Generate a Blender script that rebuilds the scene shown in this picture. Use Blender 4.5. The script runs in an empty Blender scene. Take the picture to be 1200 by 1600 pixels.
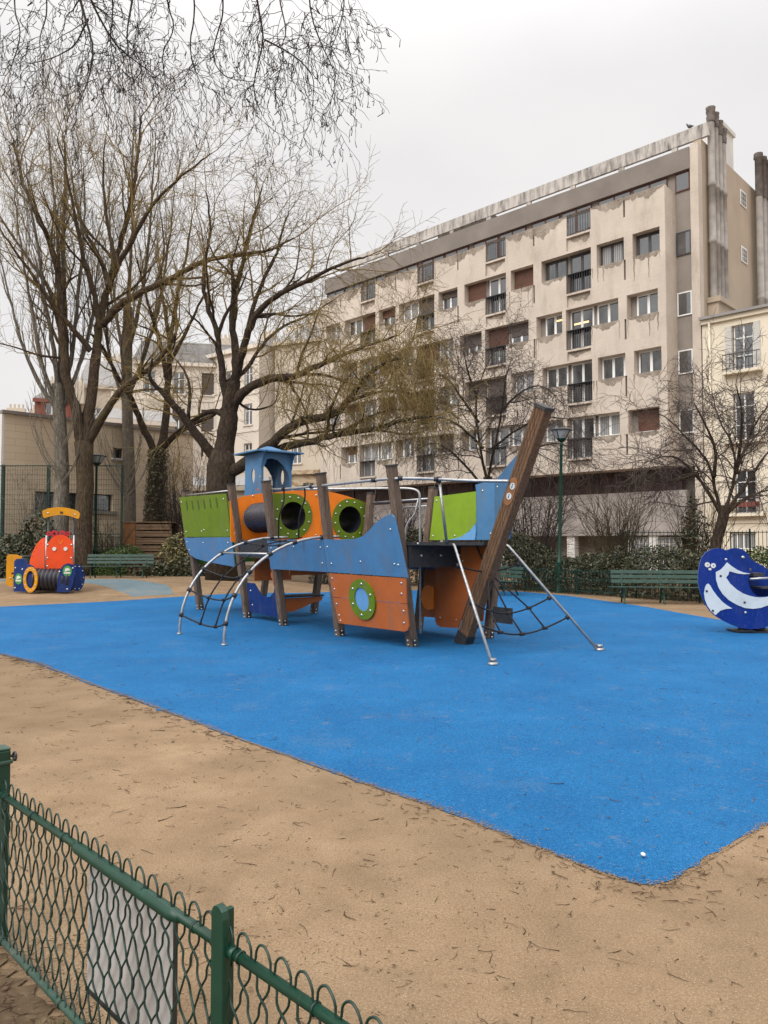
import bpy, math, random
from mathutils import Vector, Matrix, geometry
R = math.radians
SC = bpy.context.scene
C = SC.collection
F = 1183.0; CX = 600.0; CY = 800.0; H = 1.6; PITCH = math.atan(48.0 / F)
SP, CP = math.sin(PITCH), math.cos(PITCH)

def sstep(a, b, x):
    t = max(0.0, min(1.0, (x - a) / (b - a)))
    return t * t * (3 - 2 * t)

def gz(x, y):
    """height of the ground: the far left of the square lies a little higher"""
    return 0.3 * sstep(20, 27, y) * sstep(-2, -6, x)

def P(px, py, d):
    """a surveyed point: sight line (px, py) at distance d"""
    vx = (px - CX) / F; vz = -(py - CY) / F
    y = CP - vz * SP; z = SP + vz * CP
    k = d / y
    return Vector((vx * k, d, H + z * k))

def GP(px, py):
    """the same on the level ground"""
    vx = (px - CX) / F; vz = -(py - CY) / F
    y = CP - vz * SP; z = SP + vz * CP
    k = -H / z
    return Vector((vx * k, y * k, 0))

# ---------------------------------------------------------------- mesh builder
class MB:
    def __init__(s):
        s.v = []; s.f = []; s.m = []; s.s = []
    def add(s, vs, fs, m=0, sm=False):
        b = len(s.v)
        s.v.extend([tuple(v) for v in vs])
        for f in fs:
            s.f.append(tuple(i + b for i in f)); s.m.append(m); s.s.append(sm)
        return s
    def box(s, x0, x1, y0, y1, z0, z1, m=0, M=None):
        vs = [Vector(p) for p in ((x0,y0,z0),(x1,y0,z0),(x1,y1,z0),(x0,y1,z0),(x0,y0,z1),(x1,y0,z1),(x1,y1,z1),(x0,y1,z1))]
        if M is not None: vs = [M @ v for v in vs]
        return s.add(vs, [(0,3,2,1),(4,5,6,7),(0,1,5,4),(1,2,6,5),(2,3,7,6),(3,0,4,7)], m)
    def bar(s, p, q, w, h, m=0, up=(0,0,1), taper=1.0, ch=0.0):
        """straight timber/bar of section w (side) x h (up), chamfered by ch"""
        p = Vector(p); q = Vector(q); d = (q - p).normalized(); up = Vector(up)
        sx = d.cross(up)
        if sx.length < 1e-5: sx = d.cross(Vector((1,0,0)))
        sx.normalize(); u = sx.cross(d).normalized()
        if ch > 0:
            pr = [(-w/2+ch,-h/2),(w/2-ch,-h/2),(w/2,-h/2+ch),(w/2,h/2-ch),(w/2-ch,h/2),(-w/2+ch,h/2),(-w/2,h/2-ch),(-w/2,-h/2+ch)]
        else:
            pr = [(-w/2,-h/2),(w/2,-h/2),(w/2,h/2),(-w/2,h/2)]
        n = len(pr)
        vs = [p + sx*a + u*b for a, b in pr] + [q + sx*a*taper + u*b*taper for a, b in pr]
        fs = [(i, i+n, (i+1)%n+n, (i+1)%n) for i in range(n)]
        fs += [tuple(range(n)), tuple(range(2*n-1, n-1, -1))]
        return s.add(vs, fs, m)
    def tube(s, pts, r, n=8, m=0, sm=True, closed=False, cap=True):
        pts = [Vector(p) for p in pts]; k = len(pts)
        rr = r if isinstance(r, (list, tuple)) else [r] * k
        vs = []; u = None
        for i in range(k):
            if closed: t = pts[(i+1) % k] - pts[i-1]
            else: t = pts[min(i+1, k-1)] - pts[max(i-1, 0)]
            if t.length < 1e-9: t = Vector((0,0,1))
            t.normalize()
            if u is None:
                u = t.cross(Vector((0,0,1)))
                if u.length < 0.05: u = t.cross(Vector((1,0,0)))
                u.normalize()
            else:
                u = u - t * u.dot(t); u.normalize()
            w = t.cross(u)
            for j in range(n):
                a = 2*math.pi*j/n
                vs.append(pts[i] + (u*math.cos(a) + w*math.sin(a)) * rr[i])
        fs = []
        for i in range(k if closed else k-1):
            i2 = (i+1) % k
            for j in range(n):
                j2 = (j+1) % n
                fs.append((i*n+j, i*n+j2, i2*n+j2, i2*n+j))
        s.add(vs, fs, m, sm)
        if cap and not closed:
            b = len(s.v) - k*n
            s.f.append(tuple(b+j for j in range(n-1,-1,-1))); s.m.append(m); s.s.append(False)
            s.f.append(tuple(b+(k-1)*n+j for j in range(n))); s.m.append(m); s.s.append(False)
        return s
    def twig(s, pts, r0, r1, m=0, n=3):
        """thin branch: cheap fixed frame"""
        k = len(pts)
        dx = pts[-1][0]-pts[0][0]; dy = pts[-1][1]-pts[0][1]; dz = pts[-1][2]-pts[0][2]
        L = math.sqrt(dx*dx+dy*dy+dz*dz) or 1e-6
        dx /= L; dy /= L; dz /= L
        if abs(dz) < 0.9: ux, uy, uz = dy, -dx, 0.0
        else: ux, uy, uz = 0.0, dz, -dy
        l = math.sqrt(ux*ux+uy*uy+uz*uz) or 1e-6
        ux /= l; uy /= l; uz /= l
        wx, wy, wz = dy*uz-dz*uy, dz*ux-dx*uz, dx*uy-dy*ux
        b = len(s.v); V = s.v
        cs = TRI if n == 3 else [(math.cos(2*math.pi*j/n), math.sin(2*math.pi*j/n)) for j in range(n)]
        for i, p in enumerate(pts):
            r = r0 + (r1-r0)*i/(k-1)
            for c, sn in cs:
                V.append((p[0]+r*(ux*c+wx*sn), p[1]+r*(uy*c+wy*sn), p[2]+r*(uz*c+wz*sn)))
        for i in range(k-1):
            for j in range(n):
                j2 = (j+1) % n
                s.f.append((b+i*n+j, b+i*n+j2, b+(i+1)*n+j2, b+(i+1)*n+j)); s.m.append(m); s.s.append(True)
        return s
    def panel(s, outer, holes=(), t=0.018, M=None, m=0, me=None):
        """sheet cut to an outline, with holes and real thickness; local x right, y up, thickness towards +z"""
        M = M or Matrix.Identity(4); me = m if me is None else me
        loops = [list(outer)] + [list(h) for h in holes]
        def area(l): return sum(l[i][0]*l[(i+1)%len(l)][1]-l[(i+1)%len(l)][0]*l[i][1] for i in range(len(l)))
        if area(loops[0]) < 0: loops[0].reverse()
        for h in loops[1:]:
            if area(h) > 0: h.reverse()
        tri = geometry.tessellate_polygon([[Vector((x, y, 0)) for x, y in l] for l in loops])
        flat = [p for l in loops for p in l]; n = len(flat)
        vs = [M @ Vector((x, y, t)) for x, y in flat] + [M @ Vector((x, y, 0)) for x, y in flat]
        ff = []
        for a, b, c in tri:
            A = (flat[b][0]-flat[a][0])*(flat[c][1]-flat[a][1])-(flat[b][1]-flat[a][1])*(flat[c][0]-flat[a][0])
            if A < 0: a, b, c = a, c, b
            ff.append((a, b, c)); ff.append((c+n, b+n, a+n))
        b0 = len(s.v)
        s.add(vs, ff, m)
        fs = []; o = 0
        for l in loops:
            k = len(l)
            for i in range(k):
                a, b = o+i, o+(i+1) % k
                fs.append((b0+a, b0+a+n, b0+b+n, b0+b))
            o += k
        for f in fs: s.f.append(f); s.m.append(me); s.s.append(False)
        return s
    def bolt(s, x, y, z=0.018, r=0.018, M=None, m=1):
        M = M or Matrix.Identity(4)
        vs = []
        for rr, h in ((1, 0), (0.9, .35), (0.55, .62)):
            for j in range(8):
                a = 2*math.pi*j/8
                vs.append(M @ Vector((x+r*rr*math.cos(a), y+r*rr*math.sin(a), z+h*r)))
        fs = [(i*8+j, i*8+(j+1)%8, (i+1)*8+(j+1)%8, (i+1)*8+j) for i in range(2) for j in range(8)]
        fs.append(tuple(range(16, 24)))
        return s.add(vs, fs, m, True)
    def lathe(s, prof, M=None, n=16, m=0, sm=True):
        M = M or Matrix.Identity(4); k = len(prof)
        vs = [M @ Vector((r*math.cos(2*math.pi*j/n), r*math.sin(2*math.pi*j/n), z)) for r, z in prof for j in range(n)]
        fs = [(i*n+j, i*n+(j+1)%n, (i+1)*n+(j+1)%n, (i+1)*n+j) for i in range(k-1) for j in range(n)]
        return s.add(vs, fs, m, sm)
    def build(s, name, mats, parent=None, bevel=0.0, loc=None, rotz=0.0):
        me = bpy.data.meshes.new(name)
        me.from_pydata(s.v, [], s.f)
        if not isinstance(mats, (list, tuple)): mats = [mats]
        for mt in mats: me.materials.append(mt)
        me.polygons.foreach_set('material_index', s.m)
        me.polygons.foreach_set('use_smooth', s.s)
        me.update()
        o = bpy.data.objects.new(name, me); C.objects.link(o)
        if parent is not None: o.parent = parent
        if loc is not None: o.location = loc
        o.rotation_euler = (0, 0, rotz)
        if bevel > 0:
            b = o.modifiers.new('edge', 'BEVEL'); b.width = bevel; b.segments = 2; b.limit_method = 'ANGLE'; b.angle_limit = R(40)
        return o
TRI = [(math.cos(2*math.pi*j/3), math.sin(2*math.pi*j/3)) for j in range(3)]

def circ(cx, cy, r, n=28, ry=None, a0=0, a1=360):
    ry = ry or r
    full = abs(a1-a0) >= 360
    k = n if full else n+1
    return [(cx+r*math.cos(R(a0+(a1-a0)*i/n)), cy+ry*math.sin(R(a0+(a1-a0)*i/n))) for i in range(k)]
def smooth_loop(pts, it=2, closed=True):
    for _ in range(it):
        q = []; n = len(pts)
        for i in range(n if closed else n-1):
            a = pts[i]; b = pts[(i+1) % n]
            q.append(tuple(a[j]*.75+b[j]*.25 for j in range(len(a)))); q.append(tuple(a[j]*.25+b[j]*.75 for j in range(len(a))))
        if not closed: q = [pts[0]] + q + [pts[-1]]
        pts = q
    return pts
def smooth_path(pts, it=2):
    return [Vector(p) for p in smooth_loop([tuple(p) for p in pts], it, False)]
def frame(o, x, y, n=None):
    o = Vector(o); x = Vector(x).normalized(); y = Vector(y)
    z = x.cross(y).normalized(); y = z.cross(x)
    return Matrix(((x[0],y[0],z[0],o[0]),(x[1],y[1],z[1],o[1]),(x[2],y[2],z[2],o[2]),(0,0,0,1)))

# ---------------------------------------------------------------- naming
def tag(o, label=None, cat=None, group=None, kind=None):
    if label: o['label'] = label
    if cat: o['category'] = cat
    if group: o['group'] = group
    if kind: o['kind'] = kind
    return o
def thing(name, label, cat, loc=(0,0,0), rotz=0.0, group=None):
    o = bpy.data.objects.new(name, None); C.objects.link(o)
    o.empty_display_size = 0.3
    o.location = loc; o.rotation_euler = (0,0,rotz)
    return tag(o, label, cat, group)
def copy_tree(o, parent=None):
    c = o.copy(); C.objects.link(c)
    if parent is not None: c.parent = parent
    for ch in list(o.children): copy_tree(ch, c)
    return c
# ---------------------------------------------------------------- materials
class NT:
    def __init__(s, name):
        s.mat = bpy.data.materials.new(name); s.mat.use_nodes = True
        s.t = s.mat.node_tree; s.b = s.t.nodes['Principled BSDF']; s.c = None
    def n(s, typ, **kw):
        nd = s.t.nodes.new(typ)
        for k, v in kw.items():
            if hasattr(nd, k): setattr(nd, k, v)
        return nd
    def l(s, a, b): s.t.links.new(a, b)
    def co(s, scale=(1,1,1), which='Object', rot=(0,0,0)):
        if s.c is None: s.c = s.n('ShaderNodeTexCoord')
        mp = s.n('ShaderNodeMapping'); mp.inputs['Scale'].default_value = scale; mp.inputs['Rotation'].default_value = rot
        s.l(s.c.outputs[which], mp.inputs['Vector']); return mp.outputs[0]
    def noise(s, scale, detail=4, rough=.55, vec=None, dist=0.0):
        nd = s.n('ShaderNodeTexNoise'); nd.inputs['Scale'].default_value = scale; nd.inputs['Detail'].default_value = detail
        nd.inputs['Roughness'].default_value = rough; nd.inputs['Distortion'].default_value = dist
        s.l(vec if vec is not None else s.co(), nd.inputs['Vector']); return nd.outputs['Fac']
    def voro(s, scale, vec=None, feat='F1', out='Distance'):
        nd = s.n('ShaderNodeTexVoronoi', feature=feat); nd.inputs['Scale'].default_value = scale
        s.l(vec if vec is not None else s.co(), nd.inputs['Vector']); return nd.outputs[out]
    def ramp(s, fac, stops):
        nd = s.n('ShaderNodeValToRGB'); el = nd.color_ramp.elements
        while len(el) < len(stops): el.new(.5)
        for e, (p, c) in zip(el, stops):
            e.position = p; e.color = (c, c, c, 1) if isinstance(c, (int, float)) else (*c, 1)
        s.l(fac, nd.inputs[0]); return nd.outputs[0]
    def mix(s, fac, a, b, mode='MIX'):
        nd = s.n('ShaderNodeMix', data_type='RGBA', blend_type=mode)
        for sock, v in ((nd.inputs[0], fac), (nd.inputs[6], a), (nd.inputs[7], b)):
            if isinstance(v, (int, float)): sock.default_value = v
            elif isinstance(v, tuple): sock.default_value = (*v, 1)
            else: s.l(v, sock)
        return nd.outputs[2]
    def math(s, op, a, b=0.0):
        nd = s.n('ShaderNodeMath', operation=op)
        for i, v in enumerate((a, b)):
            if isinstance(v, (int, float)): nd.inputs[i].default_value = v
            else: s.l(v, nd.inputs[i])
        return nd.outputs[0]
    def island(s):
        return s.n('ShaderNodeNewGeometry').outputs['Random Per Island']
    def bump(s, h, strength=.3, dist=.01):
        nd = s.n('ShaderNodeBump'); nd.inputs['Strength'].default_value = strength; nd.inputs['Distance'].default_value = dist
        s.l(h, nd.inputs['Height']); s.l(nd.outputs[0], s.b.inputs['Normal']); return nd
    def done(s, col=None, rough=.6, metal=0.0, spec=None, ior=None):
        if col is not None:
            if isinstance(col, tuple): s.b.inputs['Base Color'].default_value = (*col, 1)
            else: s.l(col, s.b.inputs['Base Color'])
        if isinstance(rough, (int, float)): s.b.inputs['Roughness'].default_value = rough
        else: s.l(rough, s.b.inputs['Roughness'])
        s.b.inputs['Metallic'].default_value = metal
        if spec is not None: s.b.inputs['Specular IOR Level'].default_value = spec
        if ior is not None: s.b.inputs['IOR'].default_value = ior
        return s.mat

def dull(c, k): return tuple(x*k for x in c)
def simple(name, c, rough=.5, var=.18, scale=6, metal=0.0, bump=0.0, bscale=60, spec=None):
    t = NT(name)
    nz = t.noise(scale, 5)
    col = t.ramp(nz, [(.3, dull(c, 1-var)), (.7, dull(c, 1+var))])
    if bump: t.bump(t.noise(bscale, 4), bump, .01)
    rg = t.ramp(t.noise(scale*2.3, 3), [(.3, max(0.03, rough-.1)), (.7, min(1, rough+.12))])
    return t.done(col, rg, metal, spec)
def sheet_plastic(name, c, grime=.35):
    """coloured play panel: scuffed, a little grime, fine bump"""
    t = NT(name)
    big = t.noise(2.2, 5, .6)
    col = t.ramp(big, [(.25, dull(c, .84)), (.5, c), (.8, tuple(min(1, x*1.08+.006) for x in c))])
    dirt = t.ramp(t.noise(5, 8, .7, t.co((1, 1, .35))), [(.49, 0.0), (.72, min(.7, grime*1.5))])
    col = t.mix(dirt, col, (.16, .13, .1))
    scr = t.ramp(t.noise(9, 2, .5, t.co((14, 14, .8)), 1.2), [(.66, 0.0), (.70, .22), (.75, 0.0)])
    col = t.mix(scr, col, (.55, .55, .5))
    t.bump(t.noise(90, 3), .06, .004)
    return t.done(col, t.ramp(t.noise(7, 4), [(.3, .36), (.7, .6)]), 0.0, .22)

M = {}
def make_materials():
    # ground: decomposed granite, pale grit and darker damp patches
    t = NT('sand')
    big = t.noise(.35, 5, .6); mid = t.noise(2.3, 6, .65); fine = t.noise(85, 6, .7); grit = t.voro(190)
    c = t.ramp(mid, [(.25, (.205, .138, .082)), (.5, (.295, .204, .124)), (.78, (.375, .268, .168))])
    c = t.mix(t.ramp(big, [(.40, 0.0), (.64, .62)]), c, (.165, .115, .072))
    c = t.mix(t.ramp(fine, [(.38, .55), (.54, 0.0)]), c, (.135, .088, .048))
    c = t.mix(t.ramp(t.noise(150, 3, .6), [(.58, 0.0), (.68, .75)]), c, (.48, .37, .25))
    c = t.mix(t.ramp(t.noise(60, 5, .8), [(.62, 0.0), (.68, .8)]), c, (.50, .41, .30))
    c = t.mix(t.ramp(t.noise(38, 7, .8), [(.60, 0.0), (.70, .7)]), c, (.10, .065, .038))
    c = t.mix(t.ramp(t.noise(.9, 8, .75, None, 1.0), [(.50, 0.0), (.70, .42)]), c, (.155, .102, .06))
    c = t.mix(t.ramp(t.noise(7, 8, .75, t.co((1, 1, 1), rot=(0, 0, .6)), .8), [(.60, 0.0), (.72, .55)]), c, (.10, .062, .035))
    t.bump(t.math('ADD', fine, t.math('MULTIPLY', grit, .8)), .35, .004)
    M['sand'] = t.done(c, .95, spec=.1)
    t = NT('soil')
    c = t.ramp(t.noise(5, 9, .72), [(.3, (.045, .03, .018)), (.5, (.10, .068, .04)), (.7, (.20, .14, .085))])
    c = t.mix(t.ramp(t.voro(40), [(.05, .5), (.2, 0.0)]), c, (.21, .14, .08))
    t.bump(t.noise(34, 8, .75), .4, .012)
    M['soil'] = t.done(c, .95, spec=.2)
    t = NT('blue_rubber')
    sp = t.voro(210, out='Color'); fn = t.noise(240, 3, .6)
    c = t.ramp(t.noise(.8, 7, .7), [(.3, (.005, .112, .31)), (.55, (.010, .156, .39)), (.75, (.026, .19, .47))])
    c = t.mix(t.ramp(fn, [(.38, .9), (.54, 0.0)]), c, (.004, .048, .145))
    c = t.mix(t.ramp(fn, [(.57, 0.0), (.66, .75)]), c, (.09, .34, .60))
    c = t.mix(t.ramp(t.noise(14, 7, .75), [(.61, 0.0), (.70, .5)]), c, (.15, .15, .15))
    c = t.mix(t.ramp(t.noise(1.1, 7, .7), [(.56, 0.0), (.74, .22)]), c, (.20, .21, .22))
    mdn = t.noise(48, 6, .8)
    c = t.mix(t.ramp(mdn, [(.36, .55), (.48, 0.0)]), c, (.004, .055, .19))
    c = t.mix(t.ramp(mdn, [(.55, 0.0), (.66, .45)]), c, (.10, .30, .55))
    c = t.mix(t.ramp(t.noise(4.5, 9, .8), [(.57, 0.0), (.70, .5)]), c, (.22, .22, .20))
    t.bump(t.noise(120, 4, .7), .9, .008)
    M['rubber'] = t.done(c, .8, spec=.15)
    t = NT('pale_rubber')
    c = t.ramp(t.noise(1.5, 6, .65), [(.3, (.11, .165, .19)), (.5, (.15, .205, .23)), (.7, (.25, .215, .165))])
    c = t.mix(t.ramp(t.noise(120, 3), [(.4, .5), (.55, 0.0)]), c, (.09, .13, .15))
    M['pale_rubber'] = t.done(c, .9, spec=.2)
    # weathered play timber (long grain along local z, grooves)
    for nm, lo, mi, hi in (('timber', (.055, .036, .026), (.15, .105, .077), (.27, .205, .16)), ('beam_timber', (.050, .026, .014), (.15, .084, .046), (.27, .165, .098))):
        t = NT(nm)
        g = t.noise(3.0, 7, .7, t.co((22, 22, .7), rot=(0, R(27) if nm == 'beam_timber' else 0, 0)), .6)
        c = t.ramp(g, [(.3, lo), (.5, mi), (.72, hi)])
        c = t.mix(t.ramp(t.noise(2, 5), [(.45, 0.0), (.7, .5)]), c, dull(mi, .6))
        c = t.mix(t.ramp(t.noise(1.0, 3, .6, t.co((55, 55, .9), rot=(0, R(27) if nm == 'beam_timber' else 0, 0))), [(.60, 0.0), (.66, .75)]), c, (.02, .014, .01))
        t.bump(g, .6, .008)
        M[nm] = t.done(c, .85, spec=.25)
    t = NT('crate_wood')
    w = t.n('ShaderNodeTexWave', bands_direction='Z'); w.inputs['Scale'].default_value = 2.4; w.inputs['Distortion'].default_value = .4
    t.l(t.co(), w.inputs['Vector'])
    c = t.ramp(t.noise(3, 6, .65, t.co((1, 1, 9))), [(.3, (.13, .08, .045)), (.7, (.30, .19, .11))])
    c = t.mix(t.ramp(w.outputs['Fac'], [(.04, .85), (.12, 0.0)]), c, (.02, .014, .01))
    M['crate_wood'] = t.done(c, .85)
    # play panels
    M['blue_panel'] = sheet_plastic('blue_panel', (.062, .185, .36))
    M['light_blue_panel'] = sheet_plastic('light_blue_panel', (.13, .33, .60), .15)
    M['orange_panel'] = sheet_plastic('orange_panel', (.92, .23, .014), .2)
    M['rust_panel'] = sheet_plastic('rust_panel', (.46, .118, .024), .3)
    M['green_panel'] = sheet_plastic('green_panel', (.125, .20, .006), .22)
    M['lime_panel'] = sheet_plastic('lime_panel', (.20, .33, .016), .22)
    M['navy_panel'] = sheet_plastic('navy_panel', (.006, .028, .145), .15)
    M['royal_panel'] = sheet_plastic('royal_panel', (.0012, .026, .20), .05)
    M['yellow_panel'] = sheet_plastic('yellow_panel', (.62, .27, .006), .2)
    M['red_panel'] = sheet_plastic('red_panel', (.72, .070, .012), .12)
    M['crimson'] = simple('crimson', (.42, .014, .03), .45)
    M['white_panel'] = sheet_plastic('white_panel', (.58, .64, .68), .12)
    M['sign_white'] = sheet_plastic('sign_white', (.46, .44, .42), .35)
    M['black_rubber'] = simple('black_rubber', (.018, .018, .021), .5, .3, 12)
    M['tunnel_black'] = simple('tunnel_black', (.022, .022, .032), .38, .25, 6)
    M['deck'] = simple('deck_dark', (.026, .026, .028), .7, .3, 12, bump=.2)
    M['rope'] = simple('rope', (.014, .013, .014), .85, .3, 60, bump=.4, bscale=200)
    M['steel'] = simple('galvanised_steel', (.40, .405, .41), .42, .22, 14, .85, .05, 90)
    M['bolt'] = simple('bolt_steel', (.55, .56, .55), .3, .15, 8, .9)
    M['dark_steel'] = simple('dark_steel', (.06, .06, .06), .5, .2, 10, .6)
    # painted ironwork
    t = NT('green_paint')
    c = t.ramp(t.noise(7, 6, .65), [(.3, (.005, .032, .019)), (.55, (.007, .048, .028)), (.8, (.014, .070, .043))])
    c = t.mix(t.ramp(t.noise(22, 8, .75), [(.62, 0.0), (.70, .6)]), c, (.10, .105, .085))
    t.bump(t.noise(60, 4), .12, .004)
    M['green_paint'] = t.done(c, t.ramp(t.noise(9, 4), [(.3, .28), (.7, .5)]))
    t = NT('dusty_green_paint')
    c = t.ramp(t.noise(9, 7, .7), [(.35, (.016, .062, .042)), (.6, (.06, .095, .072)), (.75, (.13, .14, .11))])
    M['dusty_green'] = t.done(c, .6)
    M['wire_green'] = simple('wire_green', (.008, .034, .024), .42, .35, 30)
    M['bench_green'] = simple('bench_green', (.026, .066, .05), .5, .25, 8, bump=.1)
    M['fence_green'] = simple('fence_green', (.005, .032, .022), .5, .3, 4)
    M['lamp_glass'] = simple('lamp_glass', (.34, .35, .34), .2, .1, 4)
    # facades
    t = NT('concrete')
    oc = t.co()
    bw = t.n('ShaderNodeTexWave', bands_direction='Z'); bw.inputs['Scale'].default_value = 1.55; bw.inputs['Distortion'].default_value = 2.5; bw.inputs['Detail'].default_value = 3; bw.inputs['Detail Scale'].default_value = 2.0
    t.l(oc, bw.inputs['Vector'])
    c = t.ramp(t.noise(.55, 6, .62), [(.3, (.50, .435, .37)), (.55, (.60, .525, .45)), (.78, (.68, .60, .52))])
    c = t.mix(t.ramp(bw.outputs['Fac'], [(.04, .06), (.2, 0.0)]), c, (.34, .28, .22))
    c = t.mix(t.ramp(t.noise(1.6, 8, .72, t.co((1, 1, .28))), [(.50, 0.0), (.74, .6)]), c, (.33, .265, .205))
    c = t.mix(t.ramp(t.noise(9, 7, .7, t.co((1, 1, .12))), [(.60, 0.0), (.78, .35)]), c, (.28, .23, .19))
    t.bump(t.noise(14, 6, .65), .25, .02)
    M['concrete'] = t.done(c, .9, spec=.2)
    t = NT('stained_concrete')      # the water-stained bands under sills
    c = t.ramp(t.noise(1.1, 7, .7, t.co((1, 1, .5)), .8), [(.36, (.21, .175, .14)), (.50, (.32, .27, .22)), (.64, (.45, .385, .32))])
    t.l(t.ramp(t.noise(5, 7, .75), [(.34, .15), (.58, .95)]), t.b.inputs['Alpha'])
    M['stained'] = t.done(c, .9, spec=.2)
    t = NT('beam_concrete')
    c = t.ramp(t.noise(2.2, 8, .72, t.co((1.6, 1.6, .3))), [(.36, (.14, .13, .12)), (.46, (.34, .315, .29)), (.60, (.55, .515, .475))])
    M['beam_concrete'] = t.done(c, .9)
    M['grey_render'] = simple('grey_render', (.26, .225, .195), .85, .14, .8, bump=.15, bscale=20)
    M['fascia'] = simple('fascia_grey', (.21, .182, .16), .8, .14, .7)
    M['end_wall'] = simple('end_wall', (.43, .35, .265), .9, .1, .5, bump=.15, bscale=20)
    M['dark_recess'] = simple('dark_recess', (.05, .042, .038), .7, .3, 1.2)
    M['grey_wall'] = simple('grey_wall', (.33, .295, .275), .9, .22, .9, bump=.2, bscale=12)
    M['pipe'] = simple('pipe_grey', (.33, .30, .27), .8, .25, 2.0)
    M['soot'] = simple('soot', (.13, .11, .095), .9, .4, 3)
    M['white_wall'] = simple('white_wall', (.66, .59, .51), .9, .09, .35)
    M['offwhite_wall'] = simple('offwhite_wall', (.56, .49, .40), .9, .12, .35)
    M['cream_wall'] = simple('cream_wall', (.74, .665, .535), .9, .06, .5, bump=.1, bscale=30)
    t = NT('beige_tile')
    bk = t.n('ShaderNodeTexBrick'); bk.inputs['Scale'].default_value = 1.0
    bk.inputs['Color1'].default_value = (.64, .52, .375, 1); bk.inputs['Color2'].default_value = (.60, .48, .345, 1); bk.inputs['Mortar'].default_value = (.47, .375, .27, 1)
    bk.inputs['Brick Width'].default_value = .9; bk.inputs['Row Height'].default_value = .3; bk.inputs['Mortar Size'].default_value = .012
    t.l(t.co((1, 1, 1), rot=(R(-90), 0, 0)), bk.inputs['Vector'])
    M['beige_wall'] = t.done(t.mix(t.ramp(t.noise(.5, 6), [(.4, 0.0), (.75, .35)]), bk.outputs['Color'], (.42, .33, .235)), .9)
    t = NT('rubble_stone')
    c = t.ramp(t.voro(3.2, t.co((1, 1, 1.5)), out='Color'), [(.2, (.28, .18, .095)), (.5, (.42, .30, .18)), (.8, (.52, .42, .29))])
    c = t.mix(t.ramp(t.voro(3.2, t.co((1, 1, 1.5)), feat='DISTANCE_TO_EDGE'), [(.02, .8), (.07, 0.0)]), c, (.5, .43, .33))
    M['stone'] = t.done(c, .9)
    t = NT('red_brick')
    M['brick'] = t.done(t.ramp(t.noise(3, 6), [(.3, (.19, .055, .04)), (.7, (.26, .085, .062))]), .9)
    M['slate'] = simple('slate', (.15, .14, .13), .7, .25, 1.5)
    M['zinc'] = simple('zinc', (.27, .26, .25), .55, .15, .8)
    M['white_paint'] = simple('white_paint', (.80, .80, .78), .5, .06, 3)
    M['brown_frame'] = simple('brown_frame', (.11, .035, .024), .55, .2, 4)
    M['dark_frame'] = simple('dark_frame', (.05, .05, .055), .5, .2, 4)
    t = NT('window_glass')
    nz = t.noise(.9, 4, .6)
    c = t.ramp(nz, [(.35, (.016, .018, .020)), (.6, (.045, .05, .055)), (.78, (.12, .128, .135))])
    M['glass'] = t.done(c, .06, spec=1.0, ior=1.9)
    t = NT('curtained_glass')
    w = t.n('ShaderNodeTexWave', bands_direction='X'); w.inputs['Scale'].default_value = 3.2; w.inputs['Distortion'].default_value = 1.2
    t.l(t.co(), w.inputs['Vector'])
    c = t.ramp(w.outputs['Fac'], [(.1, (.17, .17, .17)), (.9, (.34, .34, .34))])
    M['curtain_glass'] = t.done(c, .12, spec=.8, ior=1.6)
    def slats(nm, c1, c2, sc=3.6):
        t = NT(nm)
        w = t.n('ShaderNodeTexWave', bands_direction='Z', wave_profile='SAW'); w.inputs['Scale'].default_value = sc
        t.l(t.co(), w.inputs['Vector'])
        c = t.ramp(t.noise(1.2, 6, .7, t.co((1, 1, 6))), [(.3, c1), (.7, c2)])
        c = t.mix(t.ramp(w.outputs['Fac'], [(.06, .8), (.2, 0.0)]), c, dull(c1, .35))
        t.bump(w.outputs['Fac'], .4, .02)
        return t.done(c, .6)
    M['wood_shutter'] = slats('wood_shutter', (.085, .035, .020), (.15, .062, .034))
    M['brown_shutter'] = slats('brown_shutter', (.075, .058, .050), (.115, .09, .078))
    M['white_shutter'] = slats('white_shutter', (.55, .54, .50), (.66, .65, .61), 4)
    t = NT('lit_room')
    t.b.inputs['Emission Color'].default_value = (1.0, .62, .25, 1); t.b.inputs['Emission Strength'].default_value = 1.1
    M['lit_room'] = t.done((.8, .6, .35), .4)
    # bark
    def bark(nm, lo, hi, moss, sc=2.0, mossa=.5):
        t = NT(nm)
        g = t.noise(sc*3, 8, .7, t.co((3, 3, .8)), .8)
        c = t.ramp(g, [(.34, lo), (.5, tuple((a_+b_)/2 for a_, b_ in zip(lo, hi))), (.6, hi)])
        c = t.mix(t.ramp(t.noise(sc*7, 6, .75, t.co((2.2, 2.2, .5)), 1.5), [(.5, 0.0), (.62, .8)]), c, dull(lo, .55))
        c = t.mix(t.ramp(t.noise(.9, 6, .7), [(.48, 0.0), (.68, mossa)]), c, moss)
        t.bump(g, 1.0, .09)
        return t.done(c, .95, spec=.15)
    M['bark_brown'] = bark('bark_brown', (.040, .029, .021), (.15, .107, .076), (.11, .092, .034))
    M['bark_dark'] = bark('bark_dark', (.026, .019, .015), (.105, .077, .057), (.085, .072, .030), mossa=.35)
    M['bark_pale'] = bark('bark_pale', (.10, .088, .072), (.36, .325, .275), (.13, .115, .065))
    M['bark_grey'] = bark('bark_grey', (.085, .072, .058), (.22, .19, .155), (.11, .095, .05))
    def twigs(nm, c1, c2):
        t = NT(nm)
        c = t.ramp(t.noise(.7, 4, .6), [(.3, c1), (.7, c2)])
        return t.done(c, .9, spec=.15)
    M['twig_brown'] = twigs('twig_brown', (.060, .045, .032), (.125, .098, .058))
    M['twig_olive'] = twigs('twig_olive', (.14, .098, .038), (.29, .21, .082))
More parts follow.
